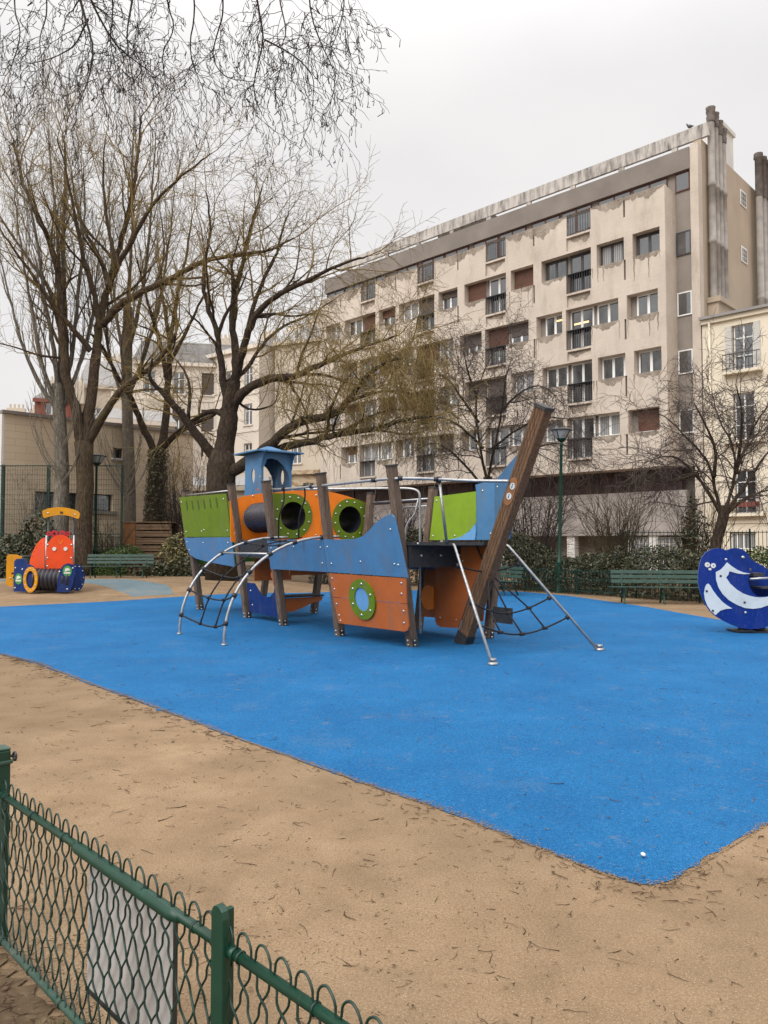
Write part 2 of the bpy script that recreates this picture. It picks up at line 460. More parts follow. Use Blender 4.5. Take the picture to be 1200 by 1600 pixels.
    M['twig_grey'] = twigs('twig_grey', (.12, .105, .085), (.25, .22, .175))
    M['twig_purple'] = twigs('twig_purple', (.055, .040, .037), (.12, .095, .082))
    M['twig_black'] = twigs('twig_black', (.022, .017, .015), (.05, .040, .034))
    M['catkin'] = twigs('catkin', (.035, .024, .018), (.075, .05, .035))
    M['litter'] = twigs('litter', (.035, .021, .012), (.12, .07, .038))
    def leaf(nm, stops, rough=.45):
        t = NT(nm)
        return t.done(t.ramp(t.island(), stops), rough, spec=.4)
    M['leaf_hedge'] = leaf('leaf_hedge', [(0, (.016, .020, .010)), (.4, (.036, .048, .022)), (.7, (.07, .08, .038)), (.85, (.10, .075, .04)), (1, (.17, .145, .085))])
    M['leaf_bright'] = leaf('leaf_bright', [(0, (.020, .038, .008)), (.5, (.052, .092, .018)), (1, (.12, .16, .035))])
    M['leaf_yellow'] = leaf('leaf_yellow', [(0, (.05, .055, .02)), (.5, (.14, .13, .05)), (1, (.28, .24, .10))])
    M['leaf_dead'] = leaf('leaf_dead', [(0, (.05, .03, .015)), (.5, (.11, .07, .035)), (1, (.19, .13, .07))], .8)
    M['petal_white'] = simple('petal_white', (.7, .7, .68), .7)
    M['plaster_white'] = simple('plaster_white', (.66, .65, .62), .8, .08, 1)
    M['emblem_green'] = simple('emblem_green', (.05, .26, .06), .5, .1)
    M['brown_dark'] = simple('brown_dark', (.055, .024, .022), .4, .35, 1.2)
    M['rust_wood'] = simple('rust_wood', (.26, .115, .045), .8, .25, 4, bump=.2, bscale=30)
    M['panel_edge'] = simple('panel_edge', (.12, .17, .33), .5, .1, 4)
    M['pigeon_grey'] = simple('pigeon_grey', (.09, .09, .10), .7, .3, 12)
# ---------------------------------------------------------------- camera, light, sky
def setup_view():
    cam = bpy.data.cameras.new('camera'); co = bpy.data.objects.new('camera', cam); C.objects.link(co)
    co.location = (0, 0, H); co.rotation_euler = (R(90) + PITCH, 0, 0)
    cam.sensor_fit = 'VERTICAL'; cam.sensor_height = 24.0; cam.lens = 24.0 * F / 1600.0
    cam.clip_start = 0.05; cam.clip_end = 1500
    SC.camera = co
    w = bpy.data.worlds.new('World'); SC.world = w; w.use_nodes = True
    t = w.node_tree; bg = t.nodes['Background']
    EL, ROT = 42, 222
    sky = t.nodes.new('ShaderNodeTexSky'); sky.sky_type = 'NISHITA'; sky.sun_disc = False
    sky.sun_elevation = R(EL); sky.sun_rotation = R(ROT); sky.dust_density = 6.0; sky.air_density = 1.4
    hs = t.nodes.new('ShaderNodeHueSaturation'); hs.inputs['Saturation'].default_value = .12
    t.links.new(sky.outputs[0], hs.inputs['Color'])
    tc = t.nodes.new('ShaderNodeTexCoord'); sep = t.nodes.new('ShaderNodeSeparateXYZ')
    t.links.new(tc.outputs['Generated'], sep.inputs[0])
    # overcast dome: brighter towards the zenith
    mr = t.nodes.new('ShaderNodeMapRange'); mr.interpolation_type = 'SMOOTHSTEP'; mr.inputs['From Min'].default_value = 0.48; mr.inputs['From Max'].default_value = 1.0
    mr.inputs['To Min'].default_value = 7.3; mr.inputs['To Max'].default_value = 23.0
    t.links.new(sep.outputs['Z'], mr.inputs['Value'])
    mp = t.nodes.new('ShaderNodeMapping'); mp.inputs['Scale'].default_value = (1, 1, 2.6)
    t.links.new(tc.outputs['Generated'], mp.inputs[0])
    nz = t.nodes.new('ShaderNodeTexNoise'); nz.inputs['Scale'].default_value = 2.1; nz.inputs['Detail'].default_value = 5; nz.inputs['Roughness'].default_value = .5
    t.links.new(mp.outputs[0], nz.inputs['Vector'])
    cr = t.nodes.new('ShaderNodeValToRGB'); e = cr.color_ramp.elements
    e[0].position = .36; e[0].color = (.945, .93, .932, 1); e[1].position = .64; e[1].color = (1.03, 1.005, 1.0, 1)
    t.links.new(nz.outputs['Fac'], cr.inputs[0])
    vm = t.nodes.new('ShaderNodeVectorMath'); vm.operation = 'MULTIPLY'
    t.links.new(cr.outputs[0], vm.inputs[0]); t.links.new(mr.outputs[0], vm.inputs[1])
    mx = t.nodes.new('ShaderNodeMix'); mx.data_type = 'RGBA'; mx.inputs[0].default_value = .88
    t.links.new(hs.outputs[0], mx.inputs[6]); t.links.new(vm.outputs[0], mx.inputs[7])
    t.links.new(mx.outputs[2], bg.inputs['Color']); bg.inputs['Strength'].default_value = 0.105
    L = bpy.data.lights.new('sun', 'SUN'); L.energy = 1.5; L.angle = R(40); L.color = (1.0, .965, .92)
    lo = bpy.data.objects.new('sun', L); C.objects.link(lo)
    # sun_rotation is measured from +Y clockwise
    a = R(ROT); d = Vector((math.sin(a)*math.cos(R(EL)), math.cos(a)*math.cos(R(EL)), math.sin(R(EL))))
    lo.rotation_euler = d.to_track_quat('Z', 'Y').to_euler(); lo.location = (0, 0, 40)
    vs = SC.view_settings; vs.view_transform = 'Standard'; vs.look = 'None'; vs.exposure = EXPOSURE; vs.gamma = 1
    SC.display_settings.display_device = 'sRGB'
    SC.cycles.max_bounces = 6; SC.cycles.diffuse_bounces = 3; SC.cycles.glossy_bounces = 3
    try: SC.cycles.use_denoising = True
    except Exception: pass
EXPOSURE = 0.30

def sheet(name, poly, off, mat, step=.5, jag=0.0, seed=1, sub=.25):
    """a ground sheet following the ground's height, with a slightly uneven edge"""
    rng = random.Random(seed); edge = []
    n = len(poly)
    for i in range(n):
        a = Vector(poly[i]); b = Vector(poly[(i+1) % n]); L = (b-a).length; k = max(1, int(L/sub))
        nn = Vector((-(b-a).y, (b-a).x))/max(L, 1e-6)
        for j in range(k):
            p = a.lerp(b, j/k)
            if jag: p = p + nn*(rng.gauss(0, jag) + jag*2*math.sin(p.x*1.7+p.y*1.3))
            edge.append(p)
    xs = [p.x for p in edge]; ys = [p.y for p in edge]
    def inside(x, y):
        c = False; m = len(edge)
        for i in range(m):
            a = edge[i]; b = edge[i-1]
            if (a.y > y) != (b.y > y) and x < (b.x-a.x)*(y-a.y)/(b.y-a.y)+a.x: c = not c
        return c
    pts = list(edge); y = min(ys)+step/2
    while y < max(ys):
        x = min(xs)+step/2
        while x < max(xs):
            if inside(x, y): pts.append(Vector((x, y)))
            x += step
        y += step
    m = len(edge)
    r = geometry.delaunay_2d_cdt([Vector((p.x, p.y)) for p in pts], [(i, (i+1) % m) for i in range(m)], [], 1, 1e-5)
    mb = MB()
    fs = []
    for f in r[2]:
        a, b, c = (r[0][i] for i in f[:3])
        A = (b.x-a.x)*(c.y-a.y)-(b.y-a.y)*(c.x-a.x)
        fs.append(tuple(f) if A > 0 else tuple(reversed(f)))
    mb.add([(p.x, p.y, gz(p.x, p.y)+off) for p in r[0]], fs)
    return tag(mb.build(name, mat), kind='structure')

def make_ground():
    mb = MB()
    xs = [-400, -150, -70] + [-40+i*.5 for i in range(0, 161)] + [70, 150, 400]
    ys = [-200, -60, -20] + [-8+i*.5 for i in range(0, 117)] + [70, 110, 200, 600]
    nx = len(xs)
    mb.add([(x, y, gz(x, y)) for y in ys for x in xs],
           [(j*nx+i, j*nx+i+1, (j+1)*nx+i+1, (j+1)*nx+i) for j in range(len(ys)-1) for i in range(nx-1)], 0, True)
    tag(mb.build('ground', M['sand']), kind='structure')
    def g(*pp): return [GP(a, b).xy for a, b in pp]
    pad = g((0, 1022), (60, 1037), (140, 1068), (280, 1120), (420, 1172), (600, 1236), (700, 1270), (860, 1334), (940, 1366), (985, 1380), (1020, 1386), (1052, 1380), (1075, 1366), (1110, 1343), (1200, 1288))
    pad += [Vector((3.6, 5.6)), Vector((5.6, 7.6)), Vector((7.6, 9.6)), Vector((8.6, 11.4)), Vector((8.5, 13.2))]
    pad += g((1145, 972), (1100, 964), (1000, 947), (890, 931), (820, 925), (700, 921.5))
    pad += g((515, 925), (400, 930), (285, 935), (140, 941.5), (0, 948))
    pad += [Vector((-11.5, 17.4)), Vector((-11, 14.5)), Vector((-8, 12.3))]
    sheet('rubber_surface', pad, .0045, M['rubber'], 1.0, .011, 3, .06)
    path = [Vector(P(a, b, d).xy) for a, b, d in ((-30, 905, 27), (120, 905, 27.2), (200, 907, 27), (262, 918, 24.6), (272, 930, 22.4), (205, 935, 21.8), (200, 930, 22.4), (150, 920, 25), (60, 914, 26.0), (-30, 912, 26.2))]
    sheet('path', path, .004, M['pale_rubber'], .5, .01, 4, .2)
    # bare planting soil at the back of the square
    bedl = [Vector((-22, 29.2)), Vector((-9.6, 29.2)), Vector((-4.5, 29.4)), Vector((0.5, 29.6)), Vector((.9, 31.4)), Vector((.5, 47)), Vector((-24, 47))]
    sheet('planting_soil', bedl, .008, M['soil'], 1.0, .03, 5, .3)
    bedr = [Vector((2.6, 27.6)), Vector((5.6, 25.4)), Vector((7.6, 21.6)), Vector((10.2, 19.4)), Vector((16, 18.5)), Vector((17, 30)), Vector((3, 33))]
    sheet('planting_soil', bedr, .008, M['soil'], 1.0, .03, 6, .3)
    bedf = [Vector((-3.4, 4.8)), Vector((-1.6, 3.05)), Vector((1.9, -.46)), Vector((1.2, -1.4)), Vector((-4, -1.4))]
    sheet('planting_soil', bedf, .008, M['soil'], .3, .02, 7, .03)
    # fallen twigs and leaf scraps, nobody could count them
    rng = random.Random(11)
    mb = MB()
    def scrap(x, y, L, r, z0):
        a = rng.random()*6.283; k = rng.choice((3, 4, 5)); cx, cy = x, y; pts = []
        for i in range(k):
            pts.append((cx, cy, gz(cx, cy)+z0+r*.7+rng.random()*L*.03))
            a += rng.gauss(0, .35); cx += math.cos(a)*L/k; cy += math.sin(a)*L/k
        mb.twig(pts, r, r*.4)
        if rng.random() < .16:
            b = a+rng.choice((-1, 1))*.8; q = pts[1]
            mb.twig([q, (q[0]+math.cos(b)*L*.35, q[1]+math.sin(b)*L*.35, q[2]+.002)], r*.7, r*.3)
    def inpad(x, y):
        c = False; m = len(pad)
        for i in range(m):
            a = pad[i]; b = pad[i-1]
            if (a.y > y) != (b.y > y) and x < (b.x-a.x)*(y-a.y)/(b.y-a.y)+a.x: c = not c
        return c
    for _ in range(2500):
        y = 1.5 + 14*rng.random()**1.9; x = rng.uniform(-.62, .62)*y*1.02
        p = inpad(x, y)
        if p and rng.random() < .5: continue
        if rng.random() < .25: continue
        L = rng.choice((.02, .03, .04, .05, .07, .10, .13)) * (1 if y < 6 else 1.5)
        scrap(x, y, L*rng.uniform(.6, 1.2)*(.6 if p else 1), rng.uniform(.0009, .0022)*(1 if y < 6 else 1.5)*(.8 if p else 1), .006 if p else .001)
    for _ in range(420):
        q = GP(rng.uniform(-60, 230), rng.uniform(1470, 1640)); scrap(q.x, q.y, rng.uniform(.02, .09), rng.uniform(.0008, .0018), .009)
    for _ in range(5200):      # fine crumbs of bark and stalk, in loose drifts
        y = 1.5 + 11*rng.random()**1.6; x = rng.uniform(-.6, .6)*y
        if math.sin(x*1.9+y*.7)+math.sin(y*2.3-x*1.1)+rng.gauss(0, .7) < .1: continue
        p = inpad(x, y)
        if p and rng.random() < .55: continue
        scrap(x, y, rng.uniform(.008, .028)*(1+.05*y), rng.uniform(.0006, .0013)*(1+.08*y), .006 if p else .001)
    for _ in range(30):
        y = rng.uniform(1.9, 5.5); x = rng.uniform(-.5, .5)*y
        scrap(x, y, rng.uniform(.08, .17), rng.uniform(.002, .0036), .006 if inpad(x, y) else .001)
    # a drift of twigs along the near edge of the rubber
    segw = [(pad[i+1]-pad[i]).length for i in range(14)]
    def onedge():
        k = rng.choices(range(14), segw)[0]; a = pad[k].lerp(pad[k+1], rng.random()); e = (pad[k+1]-pad[k]).normalized()
        return a, Vector((e.y, -e.x))
    for i in range(700):
        a, n = onedge()
        if math.sin(a.x*2.3)+math.sin(a.x*5.1+1) < rng.uniform(-2, 1.2): continue
        q = a + n*abs(rng.gauss(.02, .11))
        scrap(q.x, q.y, rng.uniform(.02, .10)*(1+.06*q.y), rng.uniform(.001, .0024)*(1+.06*q.y), .004)
    tag(mb.build('twig_litter', M['litter']), kind='stuff')
    mb = MB()      # sand trodden over the edge of the rubber
    for _ in range(7000):
        a, n = onedge(); w = .5+.5*math.sin(a.x*1.9+.7)*math.sin(a.x*4.3)
        q = a-n*(abs(rng.gauss(0, .010+.03*w))-.008); s = rng.uniform(.0015, .0042)*(1+.10*q.y); b = rng.random()*6.28; c, d = math.cos(b)*s, math.sin(b)*s
        z = .0062+rng.random()*.002
        mb.add([(q.x-c, q.y-d, z), (q.x+d*.8, q.y-c*.8, z), (q.x+c, q.y+d, z+.002), (q.x-d*.8, q.y+c*.8, z)], [(0, 1, 2, 3)])
    tag(mb.build('sand_spill', M['sand']), kind='stuff')
    mb = MB()
    for _ in range(1500):
        y = 1.6 + 13*rng.random()**1.5; x = rng.uniform(-.6, .6)*y
        p = inpad(x, y); z = (.008 if p else .005)+rng.random()*.006; s = rng.uniform(.004, .012)*(1+.05*y); a = rng.random()*6.28
        ca, sa = math.cos(a)*s, math.sin(a)*s
        mb.add([(x-ca, y-sa, z), (x+sa*.5, y-ca*.5, z+s*.3), (x+ca, y+sa, z+s*.15), (x-sa*.5, y+ca*.5, z+s*.3)], [(0, 1, 2, 3)])
    tag(mb.build('leaf_litter', M['leaf_dead']), kind='stuff')
    # a white pebble-sized scrap on the blue and a green weed by the fence
    p = GP(1005, 1341)
    mb = MB(); mb.lathe([(0.0, -.004), (.011, 0), (.012, .006), (.006, .011), (0.0, .012)], Matrix.Translation((p.x, p.y, .016)) @ Matrix.Scale(1.6, 4, (0, 1, 0)), 9)
    o = mb.build('pebble', M['plaster_white']); tag(o, 'small white pebble lying near the front corner of the blue surface', 'pebble')
    mb = MB()
    for _ in range(230):
        a = rng.random()*6.28; r0 = rng.random()*.05; L = rng.uniform(.04, .11); b = rng.random()*6.28; ln = rng.uniform(.02, .07)
        q = Vector((-1.03+r0*math.cos(a)*1.6, 2.40+r0*math.sin(a), 0))
        mb.twig([q, q+Vector((math.cos(b)*ln*.4, math.sin(b)*ln*.4, L*.6)), q+Vector((math.cos(b)*ln, math.sin(b)*ln, L))], .0022, .0005)
    o = mb.build('grass_tuft', M['leaf_bright']); tag(o, 'small tuft of green grass under the low wire fence', 'grass tuft')
# ---------------------------------------------------------------- the play ship
A = 0.1455                     # outward lean of the side posts
def make_ship():
    S = thing('play_ship', 'large wooden ship climbing frame with orange, blue and green panels on the blue surface', 'climbing frame', (-2.9, 16.2, 0.0), math.atan2(-.8, .6))
    W = 1.64; ST = [(-2.48, 0.0), (0.0, 0.0), (1.78, -.13), (3.81, -.17), (5.56, 0.0)]
    def post(p, q, w=.145):
        mb = MB(); mb.bar(p, q, w, w, 0, (1, 0, 0), 1, .018)
        o = mb.build('post', M['timber'], S)
        p = Vector(p); q = Vector(q); d = (q-p).normalized()
        mc = MB(); mc.bar(q, q+d*.03, w+.02, w+.02, 0, (1, 0, 0), 1, .02); mc.build('post_cap', M['dark_steel'], o)
        mf = MB(); mf.bar(p-d*.05+Vector((.0, -.006, 0)), p+d*.13+Vector((0, -.006, 0)), w*.55, w+.012, 0, (1, 0, 0)); 
        for k in (.03, .10):
            c = p+d*k
            mf.bolt(0, 0, 0, .02, frame(c+Vector((0, -w/2-.004, 0)), (1, 0, 0), (0, 0, 1)), 1)
            mf.bolt(0, 0, 0, .02, frame(c+Vector((w/2+.002, 0, 0)), (0, 1, 0), (0, 0, 1)), 1)
        mf.build('post_foot', [M['dark_steel'], M['bolt']], o)
        return o
    def Y(z, n=0): return n - A*z
    def YS(z, n=0): return W + n + A*z
    for i, (x, n) in enumerate(ST):
        h = 2.82 if i < 2 else 2.76
        post((x, n, 0), (x, n-A*h, h))
    for i, (x, n) in enumerate(ST[:4]):
        post((x, W+n*.5, 0), (x, W+n*.5+A*2.62, 2.62))
    post((5.56, W, 0), (5.56, W+A*1.58, 1.58))
    NRM = math.sqrt(1+A*A)
    def port(off=.085): return frame((0, -off, 0), (1, 0, 0), (0, -A, 1))
    def star(off=.085): return frame((0, W+off, 0), (1, 0, 0), (0, A, 1))
    def zz(pts): return [(x, z*NRM) for x, z in pts]
    def plate(name, outline, mat, Mx, holes=(), bolts=(), t=.022, bm=None, label=None):
        mb = MB(); mb.panel(zz(outline), [zz(h) for h in holes], t, Mx)
        for x, z in bolts: mb.bolt(x, z*NRM, t, .021, Mx)
        o = mb.build(name, [M[mat], M['bolt']], S)
        if label: o['label'] = label
        return o
    PM = frame((0, -.24, 0), (1, 0, 0), (0, -A, 1)); P0 = port(.10)
    # stern
    plate('hull_panel', [(-2.62, 1.72), (-.06, 1.72), (-.06, 1.09), (-1.45, 1.17), (-2.1, 1.24), (-2.42, 1.33), (-2.55, 1.5)], 'blue_panel', P0, (), [(-2.47, 1.62), (-1.55, 1.6), (-2.4, 1.43), (-.25, 1.6)])
    sg = plate('stern_panel', [(-2.60, 2.68), (-.05, 2.64), (-.05, 1.74), (-2.57, 1.74)], 'green_panel', P0, (), [(-2.5, 2.56), (-.2, 2.53), (-2.45, 1.86), (-.2, 1.86), (-1.55, 1.86), (-1.4, 1.89)])
    sl_m = simple('slot_green', (.05, .085, .006), .6)
    for k in range(6):
        x = -2.2+k*.33; mb = MB()
        mb.panel(zz(circ(x, 2.42, .035, 8, .07, 180, 360) + circ(x, 2.52, .035, 8, .06, 0, 180)), (), .004, P0 @ Matrix.Translation((0, 0, .022)))
        mb.build('panel_slot', sl_m, sg)
    mb = MB(); mb.tube([(-2.5, Y(2.72)-.02, 2.72), (-.05, Y(2.70)-.02, 2.70)], .018, 8); mb.build('stern_rail', M['steel'], S)
    plate('transom_panel', [(-.1, 1.08), (1.6, 1.12), (1.9, 2.6), (-.35, 2.6)], 'lime_panel', frame((-2.56, 0, 0), (0, 1, 0), (0, 0, 1)))
    plate('starboard_panel', [(-2.6, 2.5), (0, 2.5), (0, 1.1), (-2.4, 1.2)], 'blue_panel', star())
    # sides amidships
    plate('hull_panel', [(1.78, 1.10), (3.775, 1.105), (3.775, 1.655), (1.78, 1.655)], 'blue_panel', PM, (), [(2.75, 1.53), (3.66, 1.52), (3.66, 1.25), (1.9, 1.5)])
    def sx(pts): return [(3.785+(x-3.785)*1.145, z) for x, z in pts]
    plate('bow_panel', sx([(3.785, 1.105), (5.69, 1.09), (5.63, 1.55), (5.56, 1.98), (5.50, 2.03), (5.33, 1.99), (5.15, 1.91), (4.98, 1.80), (4.82, 1.71), (4.62, 1.665), (4.4, 1.655), (3.785, 1.655)]), 'blue_panel', PM, (),
          sx([(3.87, 1.53), (3.93, 1.25), (5.45, 1.80), (5.53, 1.27), (4.68, 1.30), (5.45, 1.28)]))
    plate('plank_panel', sx([(3.83, 1.085), (5.655, 1.075), (5.61, .70), (3.86, .685)]), 'rust_panel', PM, (), sx([(3.9, 1.0), (3.93, .82), (5.55, 1.0), (5.53, .84)]))
    plate('plank_panel', sx([(3.865, .675), (5.61, .69), (5.60, .36), (5.57, .30), (5.50, .27), (3.93, .245)]), 'rust_panel', PM, (), sx([(3.94, .57), (3.97, .38), (5.53, .58), (5.51, .40), (3.99, .29)]))
    mb = MB(); Mq = PM @ Matrix.Translation((0, 0, .024))
    mb.panel(zz(circ(4.76, .70, .355, 30, .325)), [zz(circ(4.76, .70, .195, 26, .19))], .03, Mq)
    for k in range(6): mb.bolt(4.76+.275*math.cos(R(60*k+20)), (.70+.255*math.sin(R(60*k+20)))*NRM, .03, .024, Mq)
    po = mb.build('porthole_ring', [M['green_panel'], M['bolt']], S)
    mb = MB(); mb.panel(zz(circ(4.76, .70, .196, 26, .191)), (), .012, Mq); mb.build('porthole_pane', M['light_blue_panel'], po)
    # transverse bulkheads with the two crawl tunnels
    def bulk(x): return frame((x, .80, 0), (0, 1, 0), (0, 0, 1))
    lc, rc = (-.66, 2.13), (.70, 2.08); RT = .285
    B3 = bulk(1.62)
    mb = MB(); mb.panel([(-1.20, 1.62), (-.004, 1.62), (-.004, 2.66), (-.4, 2.65), (-.8, 2.62), (-1.24, 2.55)], [circ(*lc, RT)], .02, B3)
    for p in ((-1.05, 2.50), (-.12, 2.56), (-.12, 1.75)): mb.bolt(*p, .02, .024, B3)
    mb.build('tunnel_panel', [M['orange_panel'], M['bolt']], S)
    mb = MB(); mb.panel([(.004, 1.62), (1.20, 1.62), (1.27, 2.38), (1.0, 2.48), (.6, 2.58), (.3, 2.63), (.004, 2.655)], [circ(*rc, RT)], .02, B3)
    for p in ((.1, 2.57), (.12, 1.75)): mb.bolt(*p, .02, .024, B3)
    mb.build('tunnel_panel', [M['orange_panel'], M['bolt']], S)
    B3b = B3 @ Matrix.Translation((0, 0, .021))
    for (cx, cz), sgn in ((lc, 1), (rc, -1)):
        mb = MB()
        if sgn > 0: out = circ(cx+.0, cz, .44, 24, .44, -90, 90) + [(-1.225, cz+.43), (-1.19, cz-.43)]
        else: out = circ(cx, cz, .44, 24, .44, 90, 270) + [(1.175, cz-.43), (1.235, cz+.2), (1.08, cz+.36), (.9, cz+.43)]
        mb.panel(out, [circ(cx, cz, RT-.004)], .018, B3b)
        for k in range(12):
            a = R(30*k+12); mb.bolt(cx+.375*math.cos(a), cz+.375*math.sin(a), .018, .022, B3b)
        mb.build('tunnel_ring', [M['green_panel'], M['bolt']], S)
        prof = []; x = .12; k = 0
        while x < 1.64:
            prof += [(RT+.005, x), (RT+.034, x+.018), (RT+.034, x+.05), (RT+.005, x+.068)]; x += .085
        prof.append((RT, 1.64))
        yc = .80+cx
        Mt = frame((0, yc, cz), (0, 1, 0), (0, 0, 1))
        mb = MB(); mb.lathe(prof, Mt, 28, 0); mb.lathe([(RT-.01, 1.66), (RT-.012, .8), (RT-.012, .12)], Mt, 28, 0)
        mb.build('crawl_tunnel', M['tunnel_black'], S)
    B2 = bulk(.02)
    mb = MB(); mb.panel([(-1.22, 1.62), (1.22, 1.62), (1.28, 2.30), (1.05, 2.50), (.7, 2.64), (.2, 2.70), (-.4, 2.69), (-.9, 2.60), (-1.25, 2.48)], [circ(*lc, RT), circ(*rc, RT)], .02, B2)
    for p in ((-1.1, 2.42), (-.72, 2.6), (-1.12, 1.8), (.4, 2.6)): mb.bolt(*p, .02, .024, B2)
    mb.build('tunnel_panel', [M['orange_panel'], M['bolt']], S)
    # wheelhouse tower
    T = thing('wheelhouse', None, None); T.parent = S
    mb = MB(); x0, x1, y0, y1 = -.78, .0, .30, 1.05
    Mf = frame((x1-.02, 0, 0), (0, 1, 0), (0, 0, 1))
    def arch(ya, yb, za, zt): 
        c = (ya+yb)/2; r = (yb-ya)/2
        return [(ya, za), (yb, za)] + circ(c, zt-r*1.05, r, 14, r*1.05, 0, 180)
    fo = [(y0+.05, 2.42), (y1-.05, 2.42), (y1-.05, 3.00), (y1-.09, 3.14), (y1-.2, 3.30), (y1-.36, 3.42), (y1-.5, 3.45), (y1-.62, 3.42), (y0+.1, 3.33), (y0+.05, 3.24)]
    mb.panel([(y0, 1.7), (y1, 1.7), (y1, 3.60), (y0, 3.60)], [fo], .022, Mf)
    mb.build('tower_panel', M['blue_panel'], T)
    mb = MB(); mb.panel([(y0+.03, 1.7), (y1-.03, 1.7), (y1-.03, 3.58), (y0+.03, 3.58)], [fo], .022, frame((x0, 0, 0), (0, 1, 0), (0, 0, 1))); mb.build('tower_panel', M['blue_panel'], T)
    for yy in (y0, y1-.022):
        mb = MB(); Ms = frame((0, yy+.022, 0), (1, 0, 0), (0, 0, 1))
        mb.panel([(x0-.0, 1.7), (x1-.024, 1.7), (x1-.024, 3.60), (x0, 3.60)] if yy > .5 else [(x0-.12, 1.7), (x1-.024, 1.7), (x1-.024, 3.60), (x0, 3.60), (x0, 3.0), (x0-.02, 2.75)], [circ((x0+x1)/2, 3.08, .085, 12, .17)], .022, Ms)
        for k in range(5): mb.bolt(x1-.06, 1.9+.38*k, .022, .016, Ms)
        mb.build('tower_panel', [M['blue_panel'], M['bolt']], T)
    # brackets under the eaves and the hipped roof
    for yy in (y0-.02, y1-.02):
        mb = MB(); mb.panel([(0.02, 3.60), (.26, 3.60), (.12, 3.50), (.06, 3.38), (.02, 3.22)], (), .022, frame((x1, yy+.02, 0), (1, 0, 0), (0, 0, 1)))
        mb.build('eave_bracket', M['blue_panel'], T)
    ov = .2; mb = MB(); e = 3.60
    a = [(x0-ov, y0-ov, e-.03), (x1+ov, y0-ov, e-.03), (x1+ov, y1+ov, e-.03), (x0-ov, y1+ov, e-.03)]
    b = [(x, y, z+.03) for x, y, z in a]; cx, cy = (x0+x1)/2, (y0+y1)/2
    c = [(cx-.22, cy-.24, e+.065), (cx+.22, cy-.24, e+.065), (cx+.22, cy+.24, e+.065), (cx-.22, cy+.24, e+.065)]
    d = [(cx-.05, cy-.06, e+.15), (cx+.05, cy-.06, e+.15), (cx+.05, cy+.06, e+.15), (cx-.05, cy+.06, e+.15)]
    vs = a+b+c+d; fs = [(3, 2, 1, 0), (12, 13, 14, 15)]
    for L in range(3):
        for i in range(4): fs.append((L*4+i, L*4+(i+1) % 4, L*4+4+(i+1) % 4, L*4+4+i))
    mb.add(vs, fs, 0)
    for f in (len(mb.m)-len(fs),): mb.m[f] = 1
    mb.build('roof', [M['blue_panel'], simple('roof_green', (.03, .06, .04), .6)], T)
    mb = MB()
    for k in range(4): mb.lathe([(.0, -.05), (.05, -.03), (.055, .02), (.03, .05), (0, .06)], Matrix.Translation((-.15-.02*k, .34+.07*k, 2.76+.03*(k % 2))), 8)
    mb.build('toy_wheel', M['red_panel'], T)
    # decks
    mb = MB()
    mb.panel([(1.62, -.20), (5.60, -.22), (6.42, .70), (6.42, .98), (5.60, W+.24), (1.62, W+.24)], (), .05, Matrix.Translation((0, 0, 1.56)))
    for k in range(5): mb.bolt(0, 0, 0, .022, frame((5.75+.13*k, -.04+.165*k, 1.585), (.65, .76, 0), (0, 0, 1)), 1)
    mb.build('bow_deck', [M['deck'], M['bolt']], S)
    mb = MB(); mb.panel([(-2.45, -.2), (1.6, -.2), (1.6, W+.2), (-2.45, W+.2)], (), .05, Matrix.Translation((0, 0, 1.55))); mb.build('stern_deck', M['deck'], S)
    plate('side_board', [(.12, 1.30), (1.58, 1.28), (1.58, 1.66), (.12, 1.66)], 'deck', port(.02))
    mb = MB()   # joists under the bow deck
    for x in (2.4, 3.4, 4.4, 5.3): mb.box(x-.04, x+.04, -.1, W+.1, 1.38, 1.555)
    mb.box(5.62, 5.66, -.15, W+.15, 1.22, 1.555)
    for y in (0.1, .5, .9, 1.3): mb.bolt(y, 1.40, 0, .024, frame((5.665, 0, 0), (0, 1, 0), (0, 0, 1)), 1)
    mb.build('deck_joists', [M['deck'], M['bolt']], S)
    # bow beam
    b0, b1 = Vector((5.80, .84, 0.0)), Vector((7.51, .82, 3.50))
    mb = MB(); d = (b1-b0).normalized(); sx = Vector((0, 1, 0)); up = d.cross(sx)
    for j in range(4):       # four laminated boards, tiny gaps
        off = up*(-.0855+.057*j)
        mb.bar(b0+off-d*.02, b1+off, .17, .0558, 0, tuple(up), 1, .008)
    bo = mb.build('bow_beam', M['beam_timber'], S)
    mb = MB(); mb.bar(b1+d*.002, b1+d*.05, .195, .26, 0, tuple(up), 1, .02); mb.build('beam_cap', M['dark_steel'], bo)
    mb = MB(); mb.bar(b0-d*.02, b0+d*.2, .180, .238, 0, tuple(up)); mb.build('beam_shoe', M['dark_steel'], bo)
    q = b0+d*(b1-b0).length*.672; Mp = frame(q-sx*.087, tuple(up*-1), tuple(d))
    Mp = frame(q-sx*.087, tuple(d.cross(-sx)*-1), tuple(d))
    if (Mp.to_3x3() @ Vector((0, 0, 1))).dot(-sx) < 0: Mp = frame(q-sx*.087, tuple(d.cross(-sx)), tuple(d))
    mb = MB(); mb.panel(circ(0, .1, .085, 12, .12, 0, 180)+circ(0, -.1, .085, 12, .12, 180, 360), (), .008, Mp); pl = mb.build('info_plate', M['rust_wood'], bo)
    mb = MB()
    for yy in (.085, -.075): mb.panel(circ(0.005, yy, .05, 20), (), .006, Mp @ Matrix.Translation((0, 0, .0085)))
    dsk = mb.build('info_disc', M['white_panel'], bo)
    mb = MB()
    for yy in (.085, -.075):
        mb.panel([(-.004, yy-.03), (.012, yy-.03), (.012, yy+.005), (-.004, yy+.005)], (), .002, Mp @ Matrix.Translation((0, 0, .0147)))
        mb.panel(circ(.004, yy+.022, .011, 10), (), .002, Mp @ Matrix.Translation((0, 0, .0147)))
